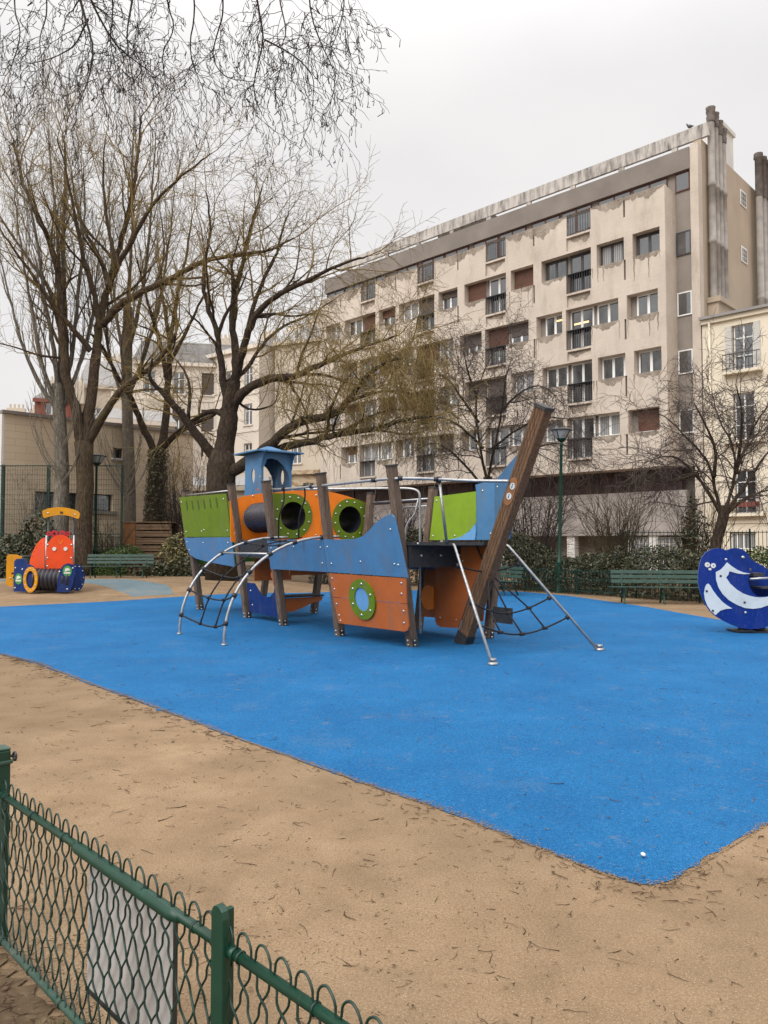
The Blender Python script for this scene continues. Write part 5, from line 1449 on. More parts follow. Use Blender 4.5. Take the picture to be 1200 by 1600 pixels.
def make_background():
    # low beige block behind the mesh fence
    d0 = 31.5; p = P(3, 848, d0); rz = math.atan2(.716, .698)
    B = thing('beige_flat_building', 'low beige flat roofed building behind the mesh fence', 'building', (p.x, p.y, gz(p.x, p.y)), rz)
    zt = P(3, 646, d0).z - gz(p.x, p.y); W = 9.0
    def xz(px):   # position along the front for a sight line
        u = (px-600)/F; return (u*p.y-p.x)/(.698-u*.716)
    def zz(px, py): x = xz(px); return P(px, py, p.y+.716*x).z-.3
    wa, wb = xz(54), xz(176); z1, z0 = zz(115, 770), zz(115, 797)
    sa, sb = xz(175), xz(190); s1, s0 = zz(182, 700), zz(182, 716)
    mb = MB(); grid_wall(mb, 0, W, 0, zt, [(wa, wb, z0, z1, .3, 1), (sa, sb, s0, s1, .2, 1)], 0, 0, 0, None)
    mb.add([(W, 0, 0), (W, 9, 0), (W, 9, zt), (W, 0, zt), (0, 0, 0), (0, 9, 0), (0, 9, zt), (0, 0, zt)], [(0, 1, 2, 3), (4, 7, 6, 5), (7, 3, 2, 6)], 0)
    mb.build('wall', [M['beige_wall'], M['dark_recess']], B)
    mb = MB(); mb.box(-.12, W+.1, -.12, .2, zt, zt+.14); mb.build('roof_edge', M['fascia'], B)
    mb = MB(); mb.box(-.1, -.003, .0, 9, 0, zt-.01); mb.build('end_wall', M['plaster_white'], B)
    o = window(B, wa+.05, wb-.05, z0, z1, .28, 'dark_frame', 'glass', 5, .05, name='strip_window'); mb = MB(); mb.box(wa-.15, wb+.15, -.14, -.003, z0-.14, z0-.002); mb.build('sill', M['fascia'], o)
    o = window(B, sa, sb, s0, s1, .18, 'dark_frame', 'glass', 1, .05, name='window'); mb = MB(); mb.box(sa-.08, sb+.08, -.1, -.003, s0-.1, s0-.002); mb.build('sill', M['plaster_white'], o)
    mb = MB(); mb.box(0, W, -.012, -.002, 1.1, 1.16); mb.build('string_course', M['fascia'], B)
    # white blocks behind the big trees, the long one closing the view
    a1 = math.atan2(-.12, 1)
    house('white_apartment_house', 'tall white apartment house with grey mansard behind the ivy clad tree', 'apartment house', 205, 58, 9.0, 10, 15.4, R(12), 'white_wall', [1.2, 3.4, 5.6, 7.8], [1.0, 4.0, 7.0, 10.0, 12.9], .95, 1.75, roof=(2.0, 1.6), roofm='slate', shutter='brown_shutter')
    house('white_apartment_house', 'plain white rendered apartment house between the big tree and the stone house', 'apartment house', 318, 60, 6.3, 10, 16.2, R(-38), 'white_wall', [1.0, 3.0, 5.1], [1.2, 4.2, 7.2, 10.2, 13.0], .9, 1.6, roof=(1.0, 2.0), roofm='zinc')
    house('stone_gable_house', 'tan stone faced house wedged against the concrete block', 'house', 428, 57, 3.9, 8, 16.5, R(-22), 'offwhite_wall', [1.9], [7.2], .8, 1.4, roof=(1.4, 1.8), roofm='zinc')
    house('rubble_stone_house', 'small rubble stone house with pale blue door blinds behind the toy ship', 'house', 455, 53.5, 3.1, 3.5, 6.4, R(-22), 'stone', [1.35], [3.6], .85, 1.9, 'plaster_white', shutter='white_shutter')
    house('grey_mansard_house', 'dark grey mansard roofed house high behind the poplar trunks', 'house', 120, 66, 9.5, 12, 15.2, R(20), 'offwhite_wall', [1.4, 4.0, 6.6], [2.0, 5.4, 8.8, 11.6], 1.0, 1.6, roof=(2.6, 1.8), roofm='zinc', shutter='white_shutter')
    house('red_brick_house', 'small red brick house rising over the low beige roof', 'house', 50, 62, 2.6, 6, 13.2, R(14), 'brick', [1.3], [11.9], 1.0, .95, roof=(.8, 1.2), roofm='slate')
    house('white_roof_house', 'pale rendered house with chimneys at the far left skyline', 'house', -25, 68, 4.2, 6, 12.2, R(10), 'plaster_white', [1.3, 3.0], [9.6], .8, 1.2, roof=(.5, 1.2))
    house('white_villa', 'white rendered villa with red brown shutters behind the beige building', 'house', 150, 50, 5.0, 8, 9.6, R(25), 'white_wall', [1.0, 2.7, 4.2], [1.5, 4.6, 7.0], .75, 1.5, roof=(.9, 1.2), shutter='wood_shutter')
    house('garden_wall_house', 'pale low annexe half hidden behind bare shrubs and the big tree', 'annexe', 262, 44, 6.0, 4, 4.6, R(-6), 'offwhite_wall', [1.2, 4.4], [2.2], 1.0, 1.2, roof=(.6, 1.0))
# ---------------------------------------------------------------- trees and hedges
def rdir(rng):
    while True:
        v = Vector((rng.uniform(-1, 1), rng.uniform(-1, 1), rng.uniform(-1, 1)))
        if .05 < v.length < 1: return v.normalized()

class Grow:
    """bare branches: every limb sprouts smaller ones, down to fine twigs"""
    def __init__(s, mt, mc, rng, spread=55, trop=(0, .15, .12, .0), length=(0, 2.6, 1.1, .5), dens=(0, 2.6, 4.5, 6.0), wig=.22, rmin=.0065, levels=3, tip=None, trunk_r=.045, ratio=.5, flat=1.0):
        s.mt, s.mc, s.rng = mt, mc, rng; s.spread = spread; s.trop = trop; s.length = length; s.dens = dens; s.wig = wig; s.rmin = rmin; s.levels = levels; s.tip = tip; s.tr = trunk_r; s.ratio = ratio; s.flat = flat
    def limb(s, pts, r0, r1, start=.15, sprout=True, n=9):
        """a main limb given by its survey points"""
        pts = smooth_path(pts, 2); k = len(pts); rng = s.rng
        L = sum((pts[i+1]-pts[i]).length for i in range(k-1)); jit = min(.05*L/8, r0*.35)
        pts = [p if i in (0, k-1) else p+rdir(rng)*jit*rng.random() for i, p in enumerate(pts)]
        rad = [(r0+(r1-r0)*(i/(k-1))**.8)*(1+rng.gauss(0, .04)) for i in range(k)]
        s.mt.tube(pts, rad, n)
        if sprout: s.children(pts, rad, 1, start)
        return pts
    def children(s, pts, rad, lv, start=.1):
        if lv > s.levels: return
        rng = s.rng; k = len(pts)
        seg = [(pts[i+1]-pts[i]).length for i in range(k-1)]; L = sum(seg)
        if L < 1e-4: return
        cnt = s.dens[lv]*L*(1-start); cnt = int(cnt)+(1 if rng.random() < cnt-int(cnt) else 0)
        for c in range(cnt):
            f = start+(1-start)*(c+rng.random())/cnt; q = f*L; i = 0
            while i < k-2 and q > seg[i]: q -= seg[i]; i += 1
            t = min(1, q/max(seg[i], 1e-6)); p = pts[i].lerp(pts[i+1], t); d = (pts[i+1]-pts[i]).normalized()
            r = rad[i]+(rad[i+1]-rad[i])*t
            s.shoot(p, d, r, lv, f)
        s.shoot(pts[-1], (pts[-1]-pts[-2]).normalized(), rad[-1]/s.ratio*.95, lv, .6, 12)
    def shoot(s, p, d, r, lv, f, spread=None):
        rng = s.rng; sp = R((spread or s.spread)*rng.uniform(.55, 1.25))
        pe = rdir(rng); pe = pe-d*pe.dot(d)
        if pe.length < 1e-3: return
        pe.normalize(); v = d*math.cos(sp)+pe*math.sin(sp); v.z += s.trop[lv]*1.2; v.y *= 1; v.normalize()
        Lr = s.length[lv]*rng.uniform(.55, 1.25)*(1.15-.45*f); r0 = max(s.rmin*(1.5 if lv < s.levels else 1.15), min(r*s.ratio, .028*Lr+.004)); r1 = max(s.rmin*.7, r0*.4)
        n = 6 if lv == 1 else (5 if lv == 2 else 4); q = p.copy(); pts = [q.copy()]
        for i in range(n):
            v = v+rdir(rng)*s.wig; v.z += s.trop[lv]*(.5 if lv < 2 else 1)*.5; v.normalize(); q = q+v*(Lr/n); pts.append(q.copy())
        if r0 > s.tr: s.mt.tube(pts, [r0+(r1-r0)*i/n for i in range(n+1)], 6)
        else: s.mc.twig(pts, r0, r1, 0, 4 if r0 > .02 else 3)
        if lv < s.levels: s.children(pts, [r0+(r1-r0)*i/n for i in range(n+1)], lv+1, .12)
        elif s.tip: s.tip(s, pts)

def tree(name, label, cat, base, bark, twig, draw, group=None, sub=()):
    T = thing(name, label, cat, base, 0, group); b = Vector(base)
    mt, mc = MB(), MB(); draw(mt, mc)
    for m_, nm, mat in ((mt, 'trunk', bark), (mc, 'crown', twig)):
        m_.v = [(x-b.x, y-b.y, z-b.z) for x, y, z in m_.v]; m_.build(nm, M[mat], T)
    for fn, nm, mat in sub:
        m_ = MB(); fn(m_); m_.v = [(x-b.x, y-b.y, z-b.z) for x, y, z in m_.v]; m_.build(nm, M[mat], T)
    return T

def S(d, *pp, dd=0.0):
    """survey points of a limb at distance d, drifting by dd towards its tip"""
    k = len(pp)-1
    return [P(x, y, d+dd*i/max(1, k)) for i, (x, y) in enumerate(pp)]
def foot(px, d): 
    p = P(px, 860, d); return Vector((p.x, p.y, gz(p.x, p.y)))

def leaves(mb, rng, n, pos, size, out=None):
    for _ in range(n):
        p, nrm = pos()
        a = rdir(rng); a = (a+nrm*.9).normalized(); t = a.cross(rdir(rng))
        if t.length < .05: continue
        t.normalize(); b = a.cross(t); s = size*rng.uniform(.6, 1.4)
        t = t*s; b = b*s*.48
        mb.add([p-t, p+b*.9, p+t, p-b*.9+a*s*.2], [(0, 1, 2, 3)])

def hedge(label, pts, h, w, n, size, mat, seed, cat='hedge', name='hedge', z0=0.0):
    """leafy hedge along a ground line; h(u) its height"""
    rng = random.Random(seed); pts = [Vector(p) for p in pts]
    seg = [(pts[i+1]-pts[i]).length for i in range(len(pts)-1)]; L = sum(seg)
    lumps = [(rng.random()*L, rng.uniform(.5, 1.1), rng.uniform(-.16, .24)) for _ in range(int(L*1.4))]
    def at(q):
        i = 0
        while i < len(seg)-1 and q > seg[i]: q -= seg[i]; i += 1
        d = (pts[i+1]-pts[i]).normalized(); return pts[i]+d*q, Vector((-d.y, d.x))
    def hh(q):
        e = h(q/L) if callable(h) else h
        for c, wd, k in lumps: e += k*math.exp(-((q-c)/wd)**2)
        return e*min(1, .5+q/.6, .5+(L-q)/.6)
    def pos():
        q = rng.random()*L; p, nn = at(q); H_ = max(.25, hh(q)); a = rng.random()*math.pi
        k = 1-abs(rng.gauss(0, .16)); ox = math.cos(a)*w/2*k*(1+.25*math.sin(q*2.1)); zz = H_*(math.sin(a)**.55)*k
        if rng.random() < .3: zz = rng.random()*H_*.8; ox = math.copysign(w/2*k, rng.random()-.45)
        v = Vector((p.x+nn.x*ox, p.y+nn.y*ox, max(.03, zz)+gz(p.x, p.y))); return v, Vector((nn.x*ox/w, nn.y*ox/w, .6))
    T = thing(name, label, cat, (pts[0].x, pts[0].y, gz(pts[0].x, pts[0].y)))
    b = T.location
    mb = MB(); leaves(mb, rng, n, pos, size); mb.v = [(x-b.x, y-b.y, z-b.z) for x, y, z in mb.v]; mb.build('foliage', M[mat], T)
    mb = MB()
    for _ in range(int(L*16)):
        q = rng.random()*L; p, nn = at(q); H_ = max(.3, hh(q)); o = rng.uniform(-.3, .3)*w
        a = Vector((p.x+nn.x*o, p.y+nn.y*o, gz(p.x, p.y))); e = a+Vector((rng.gauss(0, .2), rng.gauss(0, .2), H_*rng.uniform(.7, 1.06)))
        mb.twig([a, a.lerp(e, .5)+rdir(rng)*.06, e], .014, .005)
    mb.v = [(x-b.x, y-b.y, z-b.z) for x, y, z in mb.v]; mb.build('stems', M['twig_brown'], T)
    return T

def bush(label, c, rx, ry, h, n, size, mat, seed, name='shrub', cat='shrub', z0=.0):
    rng = random.Random(seed); c = Vector((c[0], c[1], gz(c[0], c[1])))
    T = thing(name, label, cat, c)
    lump = [(rdir(rng), rng.uniform(.75, 1.12)) for _ in range(16)]
    def pos():
        v = rdir(rng); v.z = abs(v.z)*1.0 if rng.random() < .85 else v.z*.3
        k = max(lm[1]*max(0, v.dot(lm[0]))**2 for lm in lump)*.35+.72
        k *= 1-abs(rng.gauss(0, .15)); return Vector((v.x*rx*k, v.y*ry*k, max(.02, z0+(h-z0)*v.z*k))), v
    mb = MB(); leaves(mb, rng, n, pos, size); mb.build('foliage', M[mat], T)
    mb = MB()
    for _ in range(40):
        e = Vector((rng.gauss(0, rx*.4), rng.gauss(0, ry*.4), h*rng.uniform(.6, .95))); mb.twig([(e.x*.2, e.y*.2, 0), (e.x*.6, e.y*.6, e.z*.5), e], .014, .005)
    mb.build('stems', M['twig_brown'], T)
    return T

def thicket(label, c, rx, ry, h, n, seed, mat='twig_brown', name='bare_shrub', leafmat=None, droop=.0):
    """leafless shrub: a sheaf of forking stems"""
    rng = random.Random(seed); c = Vector((c[0], c[1], gz(c[0], c[1]))); T = thing(name, label, 'shrub', c)
    mt, mc = MB(), MB(); g = Grow(mt, mc, rng, 42, (0, .1, .05-droop, -droop), (0, h*.45, h*.26, h*.13), (0, 3.2/h*2, 7/h*1.5, 8/h), .2, .0062, 3, trunk_r=.03)
    for _ in range(n):
        a = rng.random()*6.283; b = Vector((rx*.35*math.cos(a)*rng.random(), ry*.35*math.sin(a)*rng.random(), 0)); e = Vector((rx*math.cos(a)*rng.uniform(.3, .9), ry*math.sin(a)*rng.uniform(.3, .9), h*rng.uniform(.65, 1.0)))
        pts = [b, b.lerp(e, .35)+Vector((0, 0, h*.1))+rdir(rng)*.1, b.lerp(e, .7)+Vector((0, 0, h*.08))+rdir(rng)*.12, e]; pts = smooth_path(pts, 1); k = len(pts)
        rad = [.022-.014*i/(k-1) for i in range(k)]; mc.twig(pts, .02, .007, 0, 4); g.children(pts, rad, 2, .2)
    mc.build('stems', M[mat], T)
    if mt.v: mt.build('trunk', M['bark_dark'], T)
    return T

def make_trees():
    # T1: large forked tree behind the toy train
    d = 30.0
    def t1(mt, mc):
        rng = random.Random(21); g = Grow(mt, mc, rng, 50, (0, .22, .10, -.02), (0, 3.0, 1.4, .68), (0, 1.5, 2.9, 5.2), .24, .0062, 3, trunk_r=.05)
        b = foot(128, d)
        mt.tube([b+Vector((0, 0, -.1)), b+Vector((0, 0, .35)), P(130, 810, d), P(133, 760, d), P(132, 715, d), P(131, 690, d)], [.48, .39, .345, .325, .335, .37], 14)
        g.limb(S(d, (131, 705), (118, 640), (104, 592), (98, 510), (92, 430), (78, 375), (52, 330), (28, 262), (20, 215), dd=-1.5), .25, .03, .30)
        g.limb(S(d, (104, 600), (102, 520), (100, 430), (98, 350), (104, 280), (100, 215), dd=2), .17, .03, .3)
        g.limb(S(d, (132, 705), (141, 640), (148, 570), (154, 515), (163, 470), (178, 420), (192, 365), (208, 300), (215, 235), (222, 180), dd=1), .27, .03, .35)
        g.limb(S(d, (158, 512), (149, 470), (136, 420), (124, 375), (116, 330), (104, 270), (90, 215), dd=-2), .15, .02, .3)
        g.limb(S(d, (160, 508), (188, 474), (230, 452), (282, 428), (325, 405), (370, 398), (420, 392), (460, 372), dd=-3), .19, .025, .25)
        g.limb(S(d, (172, 448), (158, 405), (134, 365), (118, 320), (112, 270), dd=1.5), .12, .025, .3)
        g.limb(S(d, (180, 420), (205, 380), (225, 340), (245, 310), (290, 270), (330, 240), dd=-2), .13, .02, .2)
        g.limb(S(d, (183, 420), (172, 370), (164, 330), (160, 270), (165, 215)), .10, .02, .2)
        g.limb(S(d, (134, 698), (155, 660), (176, 627), (194, 603), (222, 585), (238, 572), (262, 545), (275, 520), dd=-1.5), .21, .05, .4)
        g.limb(S(d, (193, 605), (192, 575), (188, 540), (196, 500)), .08, .03, .4)
        g.limb(S(d, (142, 548), (112, 512), (78, 470), (48, 425), (18, 385), (-10, 340), dd=-2.5), .13, .02, .25)
        g.limb(S(d, (98, 490), (70, 440), (40, 400), (-5, 330), (-40, 290), dd=2), .11, .02, .2)
        g.limb(S(d, (100, 560), (60, 556), (20, 540), (-30, 532), dd=-2), .06, .015, .2)
    tree('bare_tree', 'tall bare tree with forked trunk standing behind the toy train', 'tree', foot(128, d), 'bark_brown', 'twig_olive', t1)
    # T2, T3: fastigiate poplars
    def poplar(px, d, y0, fork, limbs, r, seed, ep):
        def f(mt, mc):
            rng = random.Random(seed); g = Grow(mt, mc, rng, 26, (0, .5, .28, .12), (0, 3.0, 1.4, .7), (0, 1.1, 2.0, 3.6), .17, .0062, 3, trunk_r=.05)
            b = foot(px, d)
            base = [b+Vector((0, 0, -.1)), b+Vector((0, 0, .4))]+S(d, *fork)
            mt.tube(smooth_path(base, 1), [r*1.2]+[r*(1.05-.35*i/len(smooth_path(base, 1))) for i in range(len(smooth_path(base, 1))-1)], 12)
            for L in limbs: g.limb(S(d, *L, dd=rng.uniform(-2, 2)), r*.40, .016, .08)
            # epicormic shoots on the bole
            for (x, y, n) in ep:
                for _ in range(n):
                    p = P(x+rng.uniform(-4, 4), y+rng.uniform(-12, 12), d-.25); sg = rng.choice((-1, 1)); q = [p]
                    v = Vector((sg*.7, rng.uniform(-.5, .1), .55))
                    for _k in range(6): v = v+Vector((-.05*sg, 0, .22))+rdir(rng)*.1; v.normalize(); q.append(q[-1]+v*rng.uniform(.35, .6))
                    mc.twig(q, .022, .007, 0, 4); g.children(q, [.015]*7, 3, .3)
        return f
    d = 30.1
    tree('poplar_tree', 'pale barked poplar with many upright limbs between train canopy and forked tree', 'tree', foot(96, d), 'bark_pale', 'twig_grey',
         poplar(96, d, 0, [(95, 800), (97, 750), (96, 700), (93, 650), (90, 600)], [
             [(91, 610), (84, 540), (70, 470), (62, 400), (48, 320), (40, 250)], [(92, 610), (96, 520), (94, 430), (88, 350), (80, 270), (76, 210)], [(91, 640), (70, 590), (56, 520), (44, 450), (30, 370), (22, 300)],
             [(93, 630), (112, 560), (120, 480), (128, 400), (134, 320), (130, 250)], [(95, 650), (60, 600), (35, 540), (15, 470), (0, 400)], [(95, 640), (118, 590), (140, 520), (150, 450), (155, 380)]], .30, 31, [(96, 745, 8), (100, 700, 6)]))
    d = 35.0
    tree('poplar_tree', 'tall slender poplar with grey trunk rising behind the wooden bin', 'tree', foot(202, d), 'bark_grey', 'twig_grey',
         poplar(202, d, 0, [(203, 800), (202, 740), (200, 680), (198, 610), (199, 540), (200, 480)], [
             [(199, 500), (203, 420), (208, 330), (206, 250), (210, 180)], [(199, 560), (216, 490), (228, 420), (236, 340), (240, 260), (244, 200)], [(199, 580), (184, 510), (176, 440), (172, 360), (170, 290)],
             [(200, 620), (224, 560), (246, 490), (258, 420), (268, 350), (272, 290)], [(198, 640), (180, 590), (164, 520), (150, 460)]], .29, 32, [(200, 770, 9), (203, 740, 4)]))
    # T4: ivy clad tree
    d = 32.6
    def t4(mt, mc):
        rng = random.Random(24); g = Grow(mt, mc, rng, 52, (0, .2, .08, -.03), (0, 2.6, 1.25, .62), (0, 1.7, 3.1, 5.2), .25, .0062, 3, trunk_r=.05)
        b = foot(240, d)
        mt.tube([b+Vector((0, 0, -.1)), P(240, 830, d), P(242, 780, d), P(244, 740, d), P(247, 705, d)], [.52, .42, .36, .34, .34], 12)
        g.limb(S(d, (246, 715), (228, 678), (214, 645), (205, 620), (188, 596), (172, 566), (160, 540), (140, 520), dd=-2), .19, .035, .35)
        g.limb(S(d, (247, 712), (258, 670), (262, 620), (264, 565), (268, 510), (280, 450), (292, 400), (300, 340), dd=1.5), .22, .025, .3)
        g.limb(S(d, (262, 600), (252, 540), (236, 490), (222, 440), (212, 400), dd=-1), .13, .025, .25)
        g.limb(S(d, (264, 570), (285, 530), (305, 490), (318, 460), (350, 440), dd=-1), .11, .02, .25)
        g.limb(S(d, (250, 705), (276, 676), (305, 660), (335, 650), (358, 628), dd=-1.5), .17, .03, .3)
        g.limb(S(d, (172, 568), (165, 520), (170, 470), (160, 420)), .08, .02, .2)
        g.limb(S(d, (266, 540), (258, 490), (250, 440), (258, 390), (250, 330), dd=2), .11, .02, .2)
    def ivy(mb):
        rng = random.Random(8); b = foot(240, d)
        def pos():
            t = rng.random()**.7; y = 850-150*t; p = P(240+7*t, y, d); a = rng.random()*6.283; r = (.40-.06*t)*rng.uniform(.95, 1.3); n = Vector((math.cos(a), math.sin(a), .2))
            return p+Vector((n.x*r, n.y*r, 0)), n
        leaves(mb, rng, 2000, pos, .06)
    tree('bare_tree', 'bare tree with ivy covered trunk splitting low above the wooden bin', 'tree', foot(240, d), 'bark_dark', 'twig_olive', t4, None, [(ivy, 'ivy', 'leaf_hedge')])
    # T5: the broad spreading tree behind the ship
    d = 27.0
    def t5(mt, mc):
        rng = random.Random(25); b = foot(352, d)
        g = Grow(mt, mc, rng, 55, (0, .16, -.02, -.16), (0, 2.4, 1.25, .66), (0, 1.9, 3.3, 5.6), .26, .0058, 3, trunk_r=.045)
        mt.tube([b+Vector((0, 0, -.1)), P(350, 850, d), P(346, 800, d), P(345, 760, d), P(346, 730, d), P(347, 705, d)], [.72, .60, .54, .52, .52, .42], 16)
        g.limb(S(d, (346, 730), (352, 690), (358, 655), (361, 625), (364, 595)), .40, .26, .3, False, 14)
        g.limb(S(d, (362, 615), (372, 570), (366, 530), (362, 490), (366, 455), (378, 420), (384, 375), (400, 330), (410, 290), dd=1.5), .20, .022, .3)
        g.limb(S(d, (364, 605), (374, 565), (386, 522), (402, 484), (442, 455), (492, 434), (535, 412), (575, 400), dd=-2.5), .20, .022, .3)
        g.limb(S(d, (386, 525), (395, 480), (410, 440), (432, 400), (440, 360), (452, 330), dd=1), .11, .02, .2)
        g.limb(S(d, (357, 655), (350, 600), (343, 548), (340, 520), (326, 482), (316, 440), (322, 395), (330, 350), (322, 300), dd=-1), .17, .02, .3)
        g.limb(S(d, (341, 525), (352, 490), (372, 460), (386, 425)), .09, .02, .2)
        g.limb(S(d, (360, 635), (388, 604), (430, 590), (462, 588), (492, 574), (530, 556), (575, 540), (622, 524), dd=-2.5), .21, .022, .25)
        g.limb(S(d, (476, 584), (510, 585), (545, 600), (590, 605), dd=-1), .07, .015, .2)
        g.limb(S(d, (352, 745), (385, 722), (415, 702), (448, 672), (480, 655), (522, 650), (548, 622), (572, 588), (600, 566), (630, 558), dd=-4), .26, .03, .28)
        g.limb(S(d, (545, 628), (585, 612), (625, 610), (660, 622), dd=-1), .08, .015, .2)
        g.limb(S(d, (398, 722), (440, 698), (488, 690), (528, 677), (585, 672), (640, 652), (680, 650), dd=-5), .20, .025, .28)
        g.limb(S(d, (528, 677), (560, 660), (600, 640), (650, 640), dd=1), .08, .015, .2)
        g.limb(S(d, (344, 725), (316, 690), (292, 658), (270, 630), (246, 606), (232, 590), (238, 560), dd=-1.5), .22, .03, .3)
        g.limb(S(d, (356, 650), (330, 640), (305, 655), (278, 672), (258, 690), dd=2), .14, .02, .3)
        g.limb(S(d, (366, 620), (385, 640), (410, 640), (432, 630), (436, 600)), .06, .015, .2)
        g.limb(S(d, (352, 600), (385, 580), (404, 545), (440, 510), (480, 495), (520, 470), dd=2.5), .11, .02, .2)
        # pendulous yellowish ends
        for _ in range(620):
            x = 560+125*rng.random()**.8 if rng.random() < .65 else rng.uniform(430, 560); y = 500+rng.random()*170-(40 if x < 520 else 0)
            p = P(x, y, d-3.2+rng.gauss(0, 1.3)); q = [p]; v = Vector((rng.gauss(0, .6), rng.gauss(0, .6), .2))
            for i in range(6): v = v+Vector((0, 0, -.38))+rdir(rng)*.15; v.normalize(); q.append(q[-1]+v*rng.uniform(.12, .22))
            mc.twig(q, .0085, .005)
            if rng.random() < .8: g.children(q, [.008]*7, 3, .2)
    tree('bare_tree', 'broad spreading bare tree with thick trunk behind the stern of the toy ship', 'tree', foot(352, d), 'bark_dark', 'twig_olive', t5)
    # T6: drooping dark tree between ship and block
    d = 26.5
    def t6(mt, mc):
        rng = random.Random(26); g = Grow(mt, mc, rng, 58, (0, .02, -.12, -.16), (0, 1.75, .9, .5), (0, 3.6, 5.4, 7.5), .30, .0050, 3, trunk_r=.035)
        b = foot(762, d)
        mt.tube([b, P(762, 840, d), P(765, 790, d), P(762, 745, d)], [.2, .17, .16, .16], 10)
        for L in ([(762, 760), (750, 700), (742, 640), (748, 600), (765, 560), (780, 535)], [(762, 750), (775, 690), (785, 640), (790, 590), (800, 560)], [(762, 770), (730, 730), (700, 700), (672, 690), (650, 705)], [(764, 765), (800, 730), (835, 700), (870, 690), (905, 705)],
                  [(748, 660), (720, 620), (700, 590), (680, 585)], [(785, 640), (815, 610), (845, 600), (870, 620)], [(770, 700), (805, 672), (850, 650), (890, 655)], [(755, 700), (725, 670), (690, 650), (665, 660)], [(745, 620), (730, 580), (725, 550)]):
            g.limb(S(d, *L, dd=rng.uniform(-1.8, 1.8)), .058, .011, .12, True, 7)
    tree('small_bare_tree', 'dense drooping bare small tree between the ship bow and the concrete block', 'tree', foot(762, d), 'bark_dark', 'twig_purple', t6)
    # T7: small tree behind the right-hand bench
    d = 21.8
    def t7(mt, mc):
        rng = random.Random(27); g = Grow(mt, mc, rng, 56, (0, .05, -.06, -.08), (0, 1.5, .78, .45), (0, 3.8, 5.6, 7.4), .32, .0054, 3, trunk_r=.03)
        b = foot(1112, d)
        mt.tube(smooth_path([b, P(1118, 850, d), P(1126, 825, d), P(1131, 803, d), P(1132, 790, d)], 1), .15, 10)
        for L in ([(1130, 808), (1118, 770), (1112, 735), (1095, 705), (1068, 680), (1042, 650), (1020, 645)], [(1128, 806), (1105, 765), (1082, 735), (1060, 715), (1035, 712), (1010, 722)], [(1132, 800), (1142, 770), (1150, 735), (1146, 695), (1120, 650), (1112, 610)], [(1133, 806), (1152, 775), (1172, 750), (1192, 715), (1215, 690), (1240, 680)],
                  [(1132, 806), (1160, 780), (1190, 768), (1225, 760)], [(1115, 745), (1120, 700), (1100, 660), (1085, 630)], [(1150, 735), (1165, 700), (1180, 660), (1205, 630)], [(1150, 740), (1158, 690), (1160, 640), (1150, 600)], [(1090, 740), (1060, 750), (1030, 755), (1005, 745)]):
            g.limb(S(d, *L, dd=rng.uniform(-1.5, 1.5)), .066, .010, .15, True, 8)
    tree('small_bare_tree', 'small crooked bare tree leaning behind the bench near the cream house', 'tree', foot(1112, d), 'bark_dark', 'twig_purple', t7)
    # overhanging branches of a tree standing left of the camera
    d = 8.6; mk = MB()
    def t8(mt, mc):
        rng = random.Random(28)
        def tip(g, pts):
            for _ in range(rng.choice((0, 1, 1, 2))):
                p = pts[-1] if rng.random() < .6 else pts[-2]; L = rng.uniform(.04, .09)
                mk.twig([p, p+Vector((rng.gauss(0, .012), rng.gauss(0, .012), -L*.5)), p+Vector((rng.gauss(0, .02), rng.gauss(0, .02), -L))], .0034, .0054, 0)
        g = Grow(mt, mc, rng, 50, (0, -.04, -.08, -.22), (0, .72, .40, .20), (0, 4.6, 6.4, 8.2), .36, .0027, 3, tip, trunk_r=.014)
        base = Vector((-8.2, 6.0, 0)); top = Vector((-6.6, 7.0, 8.6))
        mt.tube(smooth_path([base, base+Vector((.1, .1, 1.5)), Vector((-7.6, 6.4, 5.0)), top], 2), .28, 12)
        fan = [Vector((-5.2, 7.6, 9.6)), Vector((-3.4, 8.0, 9.9)), Vector((-1.6, 8.2, 9.7)), Vector((-.6, 8.5, 9.4))]
        mt.tube(smooth_path([top]+fan, 2), .07, 8)
        mt.tube(smooth_path([Vector((-7.2, 6.6, 6.8)), Vector((-6.2, 7.6, 8.2)), Vector((-5.0, 8.3, 8.9))], 2), .06, 8)
        for L, r in (([(110, -60), (125, 0), (138, 45), (147, 80), (140, 120), (128, 150)], .024), ([(138, 30), (118, 70), (108, 78), (80, 92), (45, 100)], .013), ([(120, -50), (160, 40), (190, 80), (215, 98), (245, 120)], .018), ([(215, -50), (205, 10), (198, 45), (200, 80), (208, 125)], .016),
                     ([(300, -50), (305, 20), (295, 75), (305, 110), (322, 150)], .012), ([(395, -40), (405, 20), (413, 62), (400, 110), (395, 145), (410, 180)], .016), ([(413, 62), (440, 75), (470, 95), (492, 120), (488, 165)], .011), ([(480, -45), (485, 20), (500, 66), (515, 95), (525, 120)], .013),
                     ([(430, -40), (440, 15), (448, 50), (440, 72)], .013), ([(30, -50), (20, 10), (35, 55), (15, 110)], .013), ([(255, -50), (262, 10), (275, 45), (250, 85), (262, 140)], .012), ([(345, -40), (350, 20), (340, 50), (330, 90), (350, 122), (395, 128)], .012), ([(530, -50), (540, 0), (530, 45), (520, 70)], .010), ([(70, -40), (75, 20), (60, 60), (68, 110)], .011), ([(170, -40), (178, 20), (170, 60), (186, 130)], .011)):
            g.limb(S(d, *L, dd=rng.uniform(-1.4, 1.4)), r, .004, .12, True, 6)
        for a, b in ((0, (110, -60)), (0, (30, -50)), (1, (215, -50)), (1, (300, -50)), (2, (395, -40)), (3, (480, -45)), (2, (345, -40)), (3, (530, -50)), (1, (170, -40)), (2, (430, -40)), (1, (255, -50)), (0, (70, -40))):
            mt.tube(smooth_path([fan[a], fan[a].lerp(P(b[0], b[1], d), .5)+Vector((0, 0, .25)), P(b[0], b[1], d)], 1), .02, 6)
